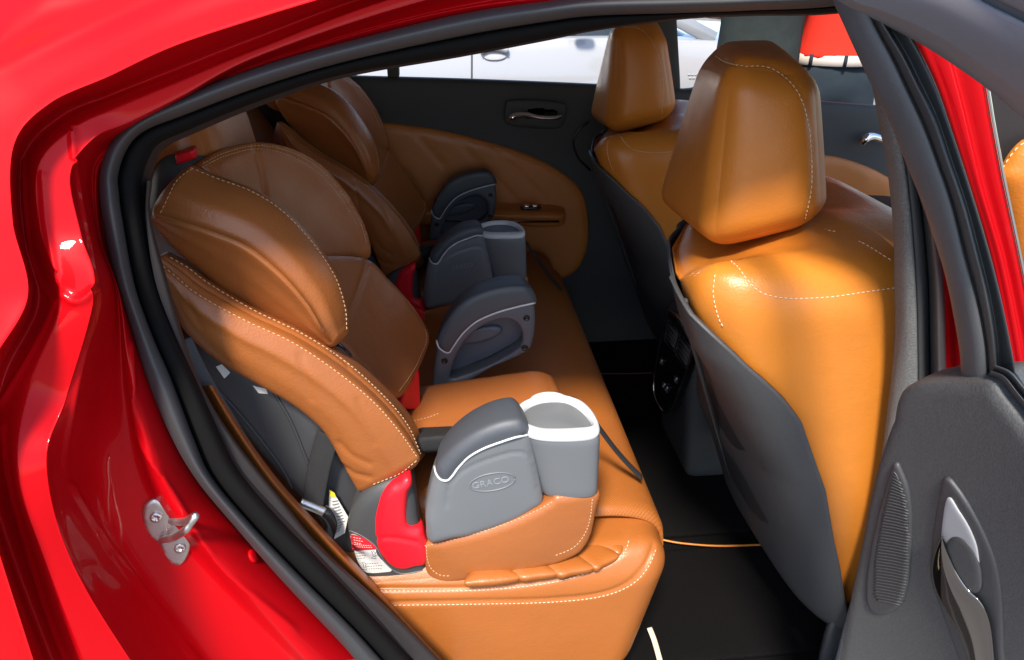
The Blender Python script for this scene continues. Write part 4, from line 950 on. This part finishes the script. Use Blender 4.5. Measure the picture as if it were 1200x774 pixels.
# the can below the rim is a rounded drum
def drum(z, kx, ky_, dx=.008, dy=0):
    c_ = np.array([(lo_[0]+hi_[0])/2+dx, (lo_[1]+hi_[1])/2+dy]); R_ = []
    for q in ro: R_.append((c_[0]+(q[0]-(lo_[0]+hi_[0])/2)*kx, c_[1]+(q[1]-(lo_[1]+hi_[1])/2)*ky_, z))
    return R_
zt = ZR-.014
rg = [sc(ro,.97,-.005), sc(ro,.99,-.007,.001)]
for t in np.linspace(0, 1, 8): rg.append(drum(zt-.006-.088*t, .97-.17*t, .98-.12*t, .004+.012*t, .0))
rg += [drum(zt-.098,.77,.83,.0165), drum(zt-.102,.70,.76,.0165), drum(zt-.103,.5,.5,.0165)]
v, f = rings_g(rg); cup = mesh('cup_holder', v, f, M['armgrey'], arm)
cup_in.parent = cup
# folded lid of the second holder and the tether behind it
q = P(643, 470, y=.885*KY); rgs = []
for rr_, hh in ((.028,-.006),(.030,-.002),(.0295,.002),(.026,.004),(.024,.0025),(.008,.0025),(.002,.0025)): rgs.append([(q.x+rr_*math.cos(t), q.y+rr_*.72*math.sin(t), q.z+hh) for t in np.linspace(0, 6.283, 40, endpoint=False)])
v, f = rings_g(rgs); mesh('holder_lid', v, f, M['lidgrey'], kid)
v, f = tube_g(cr(K([(662,466,.87),(674,470,.86),(690,486,.86),(706,507,.865),(722,528,.87),(738,546,.875),(752,560,.88)]), 50), 1, flat=(.006,.0012), up=(.5,-.4,.8)); mesh('tether_strap', v, f, M['belt'], kid)
# ---- far armrest with its open inner side
YF = 1.12
fo = [(507,470),(508,440),(511,415),(515,398),(524,378),(538,362),(556,351),(580,343),(604,341),(619,346),(626,358),(627,378),(625,395),(619,410),(596,422),(573,432),(545,450),(520,470)]
fh = [(528,443),(530,430),(536,414),(546,398),(560,385),(575,377),(590,373),(603,376),(611,386),(612,398),(607,408),(588,420),(568,430),(548,438)]
farm = pillow('armrest', K(fo, YF), M['armmid'], kid, front=.005, back=.07, r=.008, rb=.02, n=(0,-1,.1), res=.0045, holes=[K(fh, YF)])
inner = pillow('armrest_recess', K([((u-570)*1.1+570, (v-408)*1.1+408) for u, v in fh], YF+.03), M['armmid'], farm, front=.0, back=.02, r=.02, res=.006, n=(0,-1,.1), dome=-.01)
ov2 = [P(563+26*math.cos(t)*.98+9*math.sin(t)*.2, 392-26*math.cos(t)*.25+9*math.sin(t)*.95, y=(YF+.035)*KY) for t in np.linspace(0, 6.283, 30, endpoint=False)]
pillow('emblem_rim', ov2, M['armmid'], inner, front=.006, back=.002, r=.006, res=.004, n=(0,-1,.1))
wf = [(512,399),(514,406),(519,411),(526,413),(532,405),(542,391),(558,377),(580,367),(604,360),(627,355)]
cf = [(u, v) for u, v in wf]+[(627,346),(617,335),(598,334),(576,338),(552,347),(534,361),(519,383)]
fcap = pillow('armrest_cap', K(cf, YF-.002), M['armdark'], farm, front=.008, back=.075, r=.012, rb=.02, n=(0,-1,.12), res=.0045)
pts, _ = cast(wf, bvh([farm, fcap]), .0006); tube('trim_line', pts, .0017, M['white'], farm, n=8)
tf = bvh([farm])
for u, v_ in ((617,373),(615,408),(521,423)):
    d_ = ray(u, v_).normalized(); h = tf.ray_cast(CAM, d_)
    if h[0] is None: continue
    n_ = h[1] if h[1].dot(d_) < 0 else -h[1]; t1 = n_.orthogonal().normalized(); t2 = n_.cross(t1)
    v, f = rings_g([[h[0]+t1*(a*math.cos(t))+t2*(a*math.sin(t))+n_*b for t in np.linspace(0, 6.283, 18, endpoint=False)] for a, b in ((.0062,-.001),(.006,.0012),(.0045,.0022),(.0035,.0006),(.0005,.0006))])
    mesh('screw', v, f, M['black'], farm)
# red guides under the far bolster
gd = pillow('belt_guide_and_gap', K([(469,465,1.0),(476,452,1.01),(487,432,1.05),(489,450,1.05),(491,476,1.04),(487,480,1.03),(466,477,1.0)]), M['redplastic'], cas, front=.006, back=.03, r=.006, res=.005)
pillow('belt_guide_and_gap', K([(396,304,1.0),(402,312,1.0),(402,324,1.0),(396,318,1.0)]), M['redplastic'], tp, front=.003, back=.01, r=.004, res=.004)
pillow('belt_guide_and_gap', K([(388,403,.845),(400,406,.845),(412,418,.845),(410,424,.845),(398,414,.845),(388,409,.845)]), M['black'], tp, front=.004, back=.01, r=.004, res=.004)  # black pad standing in for the dark gap inside the near bolster

kid2 = copy_tree(kid, None, (-.012, .735, .004))
kid2['label'] = 'farther tan leather child booster seat, beyond the nearer one and against the far door'
# ------------------------------------------------------------------ white car beyond
YC = 3.65
wc = empty('parked_car', (.6, YC+.9, 0), 'white car parked beyond the far window behind the people', 'car')
def wsec(x):
    """half section of the lower body: (outward offset, height)"""
    nose = max(0, (x-2.0)/.75); tail = max(0, (-1.6-x)/.7)
    top = .985-.05*max(0, x-1.0)-.16*nose**2-.03*tail
    k = 1-.45*nose**3-.35*tail**3
    return [(.86*k, .22), (.90*k, .34), (.905*k, .55), (.915*k, .70), (.905*k, .80), (.875*k, .90), (.845*k, top-.018), (.80*k, top), (.50*k, top+.03), (0, top+.045)]
xs = np.r_[np.linspace(-2.3, -1.7, 8), np.linspace(-1.5, 1.8, 20), np.linspace(2.0, 2.72, 10)]
R_ = []
for x in xs:
    h_ = wsec(x); full = [(-a, b) for a, b in h_]+[(a, b) for a, b in h_[::-1][1:]]
    q = cr([(0, YC+.9+a, b) for a, b in full], 60)
    R_.append([(x, p[1], p[2]) for p in q])
v, f = rings_g(R_); wb = mesh('body', v, f, M['whitepaint'], wc)
def gsec(x):
    t = np.interp(x, [-1.75,-1.0,-.2,.45,1.42], [.02,.40,.45,.43,.0]); return t
for nm, m_, rng_ in (('windows', M['glassd'], (-1.75, 1.42)),):
    R_ = []
    for x in np.linspace(*rng_, 40):
        h = gsec(x); b0 = .955
        full = [(-.80,b0),(-.76,b0+.3*h),(-.66,b0+.75*h),(-.56,b0+.97*h),(-.3,b0+1.06*h),(0,b0+1.08*h),(.3,b0+1.06*h),(.56,b0+.97*h),(.66,b0+.75*h),(.76,b0+.3*h),(.80,b0)]
        R_.append([(x, YC+.9+p[0], p[1]) for p in cr([(a, b, 0) for a, b in full], 40)])
    v, f = rings_g(R_); mesh(nm, v, f, m_, wc)
R_ = []
for x in np.linspace(-1.15, .62, 30):
    h = gsec(x); b0 = .962
    R_.append([(x, YC+.9+p[0], p[1]) for p in cr([(-.60,b0+.93*h,0),(-.56,b0+1.0*h,0),(-.3,b0+1.09*h,0),(0,b0+1.11*h,0),(.3,b0+1.09*h,0),(.56,b0+1.0*h,0),(.60,b0+.93*h,0)], 30)])
rf = mesh('roof', [p for r in R_ for p in r], grid_faces(30, 30), M['whitepaint'], wc)
for sgn in (-1, 1):
    for a, b in (((.62,.62,1.36),(1.44,.80,.965)), ((-1.15,.62,1.33),(-1.72,.80,.97)), ((-.25,.62,1.37),(-.3,.80,.965))):
        v, f = tube_g([(a[0], YC+.9+sgn*a[1], a[2]), (b[0], YC+.9+sgn*b[1], b[2])], 1, flat=(.04,.012), up=(0, sgn, .5)); mesh('window_post', v, f, M['whitepaint'], wc)
tw = bvh([wb])
def seam_w(name, px):
    pts, nr = cast(px, tw, .0); 
    if len(pts) > 2: tube(name, pts, .005, M['darkplastic'], wc, n=6)
seam_w('door_seam', [(553,-20),(553,20),(553,60),(553,140),(556,200)])
seam_w('door_seam', [(770,40),(772,80),(772,130),(768,200)])
hpx = [(562,57),(567,54),(580,53),(592,55),(596,60),(594,66),(588,70),(576,71),(567,68)]
pillow('handle_cup', [h+V((0,-.004,0)) for h in cast(hpx+[hpx[0]], tw, .004)[0][::3]], M['silverpaint'], wc, front=.002, back=.02, r=.01, res=.012, n=(0,-1,.1))
pts, _ = cast([(563,62),(572,58),(584,58),(595,61)], tw, .02)
v, f = tube_g(pts, .016, n=10); mesh('door_handle', v, f, M['whitepaint'], wc)
mq = P(684, 27, y=YC-.02)
hexa('side_mirror', [tuple(mq+V((a*.05, b*.025, c*.022))) for c in (-1,1) for b in (-1,1) for a in (-1,1)], M['glassd'], wc, r=(.7,.6,.7), n=12)
wp = [P(806,50,y=YC+.25), P(822,42,y=YC+.35), P(842,36,y=YC+.5)]
v, f = tube_g(wp, .014, n=8); mesh('wiper', v, f, M['black'], wc)
for r_ in range(2):
    for k in range(5-r_):
        pts, _ = cast([(806+4*k+1.5*r_, 88+4*r_), (808.5+4*k+1.5*r_, 88+4*r_)], tw, .002)
        if len(pts) > 1: mesh('badge_letter', *tube_g(pts, .004, n=6), M['silverpaint'], wc)
for x in (-1.35, 1.75):
    for s_ in (-1, 1):
        cy_ = YC+.9+s_*.80; w_ = []
        for rr, dy in ((.10,-.02),(.20,-.03),(.23,0),(.30,-.0),(.335,.03),(.335,.19),(.28,.21),(.1,.2)):
            w_.append([(x+rr*math.cos(t), cy_-s_*(dy-.1)*-1*-1, .335+rr*math.sin(t)) for t in np.linspace(0, 6.283, 36, endpoint=False)])
        v, f = rings_g(w_); wh = mesh('wheel', v, f, M['tyre'], wc)
        v, f = rings_g([[(x+rr*math.cos(t), cy_+s_*(.105+dy), .335+rr*math.sin(t)) for t in np.linspace(0, 6.283, 30, endpoint=False)] for rr, dy in ((.225,-.02),(.22,.02),(.19,.0),(.06,.01),(.01,.015))]); mesh('rim', v, f, M['silver'], wh)

# ------------------------------------------------------------------ two people standing outside the far side
def skinned(name, chains, m, par, sub=2):
    me = bpy.data.meshes.new(name); vs, es, rad = [], [], []; key = {}
    def vid(p):
        k = tuple(round(c_, 4) for c_ in p[:3])
        if k not in key: key[k] = len(vs); vs.append(p[:3]); rad.append((p[3], p[4] if len(p) > 4 else p[3]))
        return key[k]
    for ch in chains:
        ids = [vid(p) for p in ch]; es += list(zip(ids[:-1], ids[1:]))
    me.from_pydata(vs, es, []); o = bpy.data.objects.new(name, me); C.objects.link(o)
    sk_ = o.modifiers.new('skin', 'SKIN'); sk_.use_smooth_shade = True
    for i, d_ in enumerate(me.skin_vertices[0].data): d_.radius = rad[i]; d_.use_root = (i == 0)
    ss = o.modifiers.new('sub', 'SUBSURF'); ss.levels = sub; ss.render_levels = sub
    bpy.context.view_layer.update()
    m2 = bpy.data.meshes.new_from_object(o.evaluated_get(bpy.context.evaluated_depsgraph_get())); bpy.data.objects.remove(o)
    m2.materials.clear(); m2.materials.append(m)
    for p in m2.polygons: p.use_smooth = True
    o2 = bpy.data.objects.new(name, m2); return link(o2, par)
def person(loc, face, label, shirt, legs, belt, hem, folded=False):
    """standing figure, local x to its left, y to its front; face = heading"""
    root = empty('person', loc, label, 'person')
    ca, sa = math.cos(face), math.sin(face)
    def T(p): x, y, z = p[:3]; return (loc[0]+x*ca-y*sa, loc[1]+x*sa+y*ca, z)+tuple(p[3:])
    ch = lambda l: [T(p) for p in l]
    legs_ = lambda s, k: [(0,0,.95,.15*k,.115*k), (s*.09,0,.86,.095*k,.10*k), (s*.10,.01,.68,.085*k), (s*.105,.02,.48,.062*k), (s*.11,-.01,.28,.058*k), (s*.115,-.02,.09,.045*k)]
    arm_ = lambda s, k: [(0,0,1.40,.13*k,.10*k), (s*.17,0,1.43,.065*k), (s*.215,-.02,1.28,.052*k), (s*.24,-.01,1.12,.043*k)]
    if folded: arm_ = lambda s, k: [(0,0,1.40,.13*k,.10*k), (s*.17,0,1.43,.065*k), (s*.19,.05,1.30,.052*k), (s*.18,.10,1.16,.043*k)]
    fore = (lambda s: [(s*.18,.10,1.16,.042), (s*.09,.20,1.15,.036), (s*.0,.225,1.16+.03*s,.026,.020), (-s*.03,.225,1.165+.03*s,.036,.018), (-s*.07,.22,1.17+.03*s,.036,.015)]) if folded else lambda s: [(s*.24,-.01,1.12,.042), (s*.235,.10,1.00,.036), (s*.22,.19,.93,.026,.020), (s*.21,.22,.91,.036,.018), (s*.205,.26,.885,.036,.015)]
    body_ = [ch([(0,0,.95,.14,.10), (0,0,1.15,.14,.10), (0,0,1.40,.13,.09), (0,.0,1.49,.055), (0,.02,1.56,.06), (0,.03,1.63,.085,.095), (0,.02,1.70,.075,.085), (0,.02,1.745,.04)])]
    for s in (-1, 1):
        body_.append(ch(legs_(s, .9))); body_.append(ch([(0,0,1.40,.13,.09)]+arm_(s, .9)[1:]+fore(s)[1:]))
        body_.append(ch([(s*.115,-.02,.09,.04), (s*.12,.03,.05,.04,.035), (s*.125,.13,.035,.042,.025)]))
        h0 = fore(s)[-1]; pw = fore(s)[-2]; dv = V(h0[:3])-V(pw[:3]); dv.normalize(); sd = dv.cross(V((0, 1, 0))) if folded else V((1, 0, 0)); sd.normalize()
        for q_, ln in ((-.024,.055),(-.008,.065),(.008,.062),(.022,.048)):
            r0 = V(h0[:3])+sd*q_; m1 = r0+dv*.02; m2 = r0+dv*(.02+ln*.45)+V((0,0,-.006)); m3 = r0+dv*(.02+ln*.8)+V((0,0,-.02))
            body_.append(ch([h0, (*m1, .009), (*m2, .008), (*m3, .007)]))
        th_ = V(pw[:3]); body_.append(ch([pw, (*(th_+dv*.02-sd*s*.035), .011), (*(th_+dv*.05-sd*s*.045), .009)]))
    body_.append(ch([(0,.03,1.63,.085,.095), (0,.135,1.615,.014), (0,.14,1.60,.012)]))
    b = skinned('body', body_, M['skin'], root)
    skinned('hair', [ch([(0,-.055,1.62,.07,.05), (0,-.03,1.70,.085,.075), (0,.02,1.745,.075,.05), (0,.07,1.735,.04,.03)])], M['hair'], root)
    for s in (-1, 1):
        v, f = rings_g([[T((s*.032+r_*math.cos(t), .118+d_, 1.645+r_*math.sin(t)*.6)) for t in np.linspace(0, 6.283, 12, endpoint=False)] for r_, d_ in ((.014,0),(.010,.006),(.002,.009))]); mesh('eye', v, f, M['black'], b)
    v, f = tube_g([T((-.025,.118,1.572)), T((0,.126,1.569)), T((.025,.118,1.572))], .005, n=6); mesh('mouth', v, f, M['labelred'], b)
    skinned('trousers', [ch([(0,0,hem+.10,.150,.105), (0,0,hem+.0,.172,.128), (0,0,.93,.172,.128)]+legs_(s, 1.18)[1:]) for s in (-1, 1)], legs, root)
    skinned('shirt', [ch([(0,0,hem-.02,.150,.110), (0,0,hem,.186,.138), (0,0,1.02,.172,.124), (0,0,1.18,.165,.12), (0,0,1.40,.15,.105), (0,.0,1.475,.075)])]+[ch([(0,0,1.40,.15,.105)]+[(*p[:3], .074) for p in arm_(s, 1)[1:3]]+[tuple(.4*a_+.6*b_ for a_, b_ in zip(arm_(s, 1)[2][:3], arm_(s, 1)[3][:3]))+(.064,)]) for s in (-1, 1)], shirt, root)
    if belt:
        rg = [T((.170*math.cos(t), .125*math.sin(t), hem-.012)) for t in np.linspace(0, 6.283, 40, endpoint=False)]
        v, f = tube_g(rg, 1, closed=True, flat=(.004,.02), up=(0,0,1)); mesh('belt', v, f, M['beltleather'], root)
        for k in (-2.3, -1.57, -.85): 
            p0, p1 = T((.176*math.cos(k), .131*math.sin(k), hem-.030)), T((.176*math.cos(k), .131*math.sin(k), hem+.010)); v, f = tube_g([p0, p1], .007, n=6); mesh('belt_loop', v, f, legs, root)
    return root
p1_ = P(888, 60, y=2.72); p2_ = P(980, 60, y=2.75)
person((p1_.x, p1_.y, 0), math.radians(10), 'person in a loose grey-green shirt standing by the white car', M['greycloth'], M['greycloth'], False, .84, True)
person((p2_.x, p2_.y, 0), math.radians(-12), 'person in a red shirt and slate trousers with pale belt', M['redcloth'], M['slate'], True, .995)
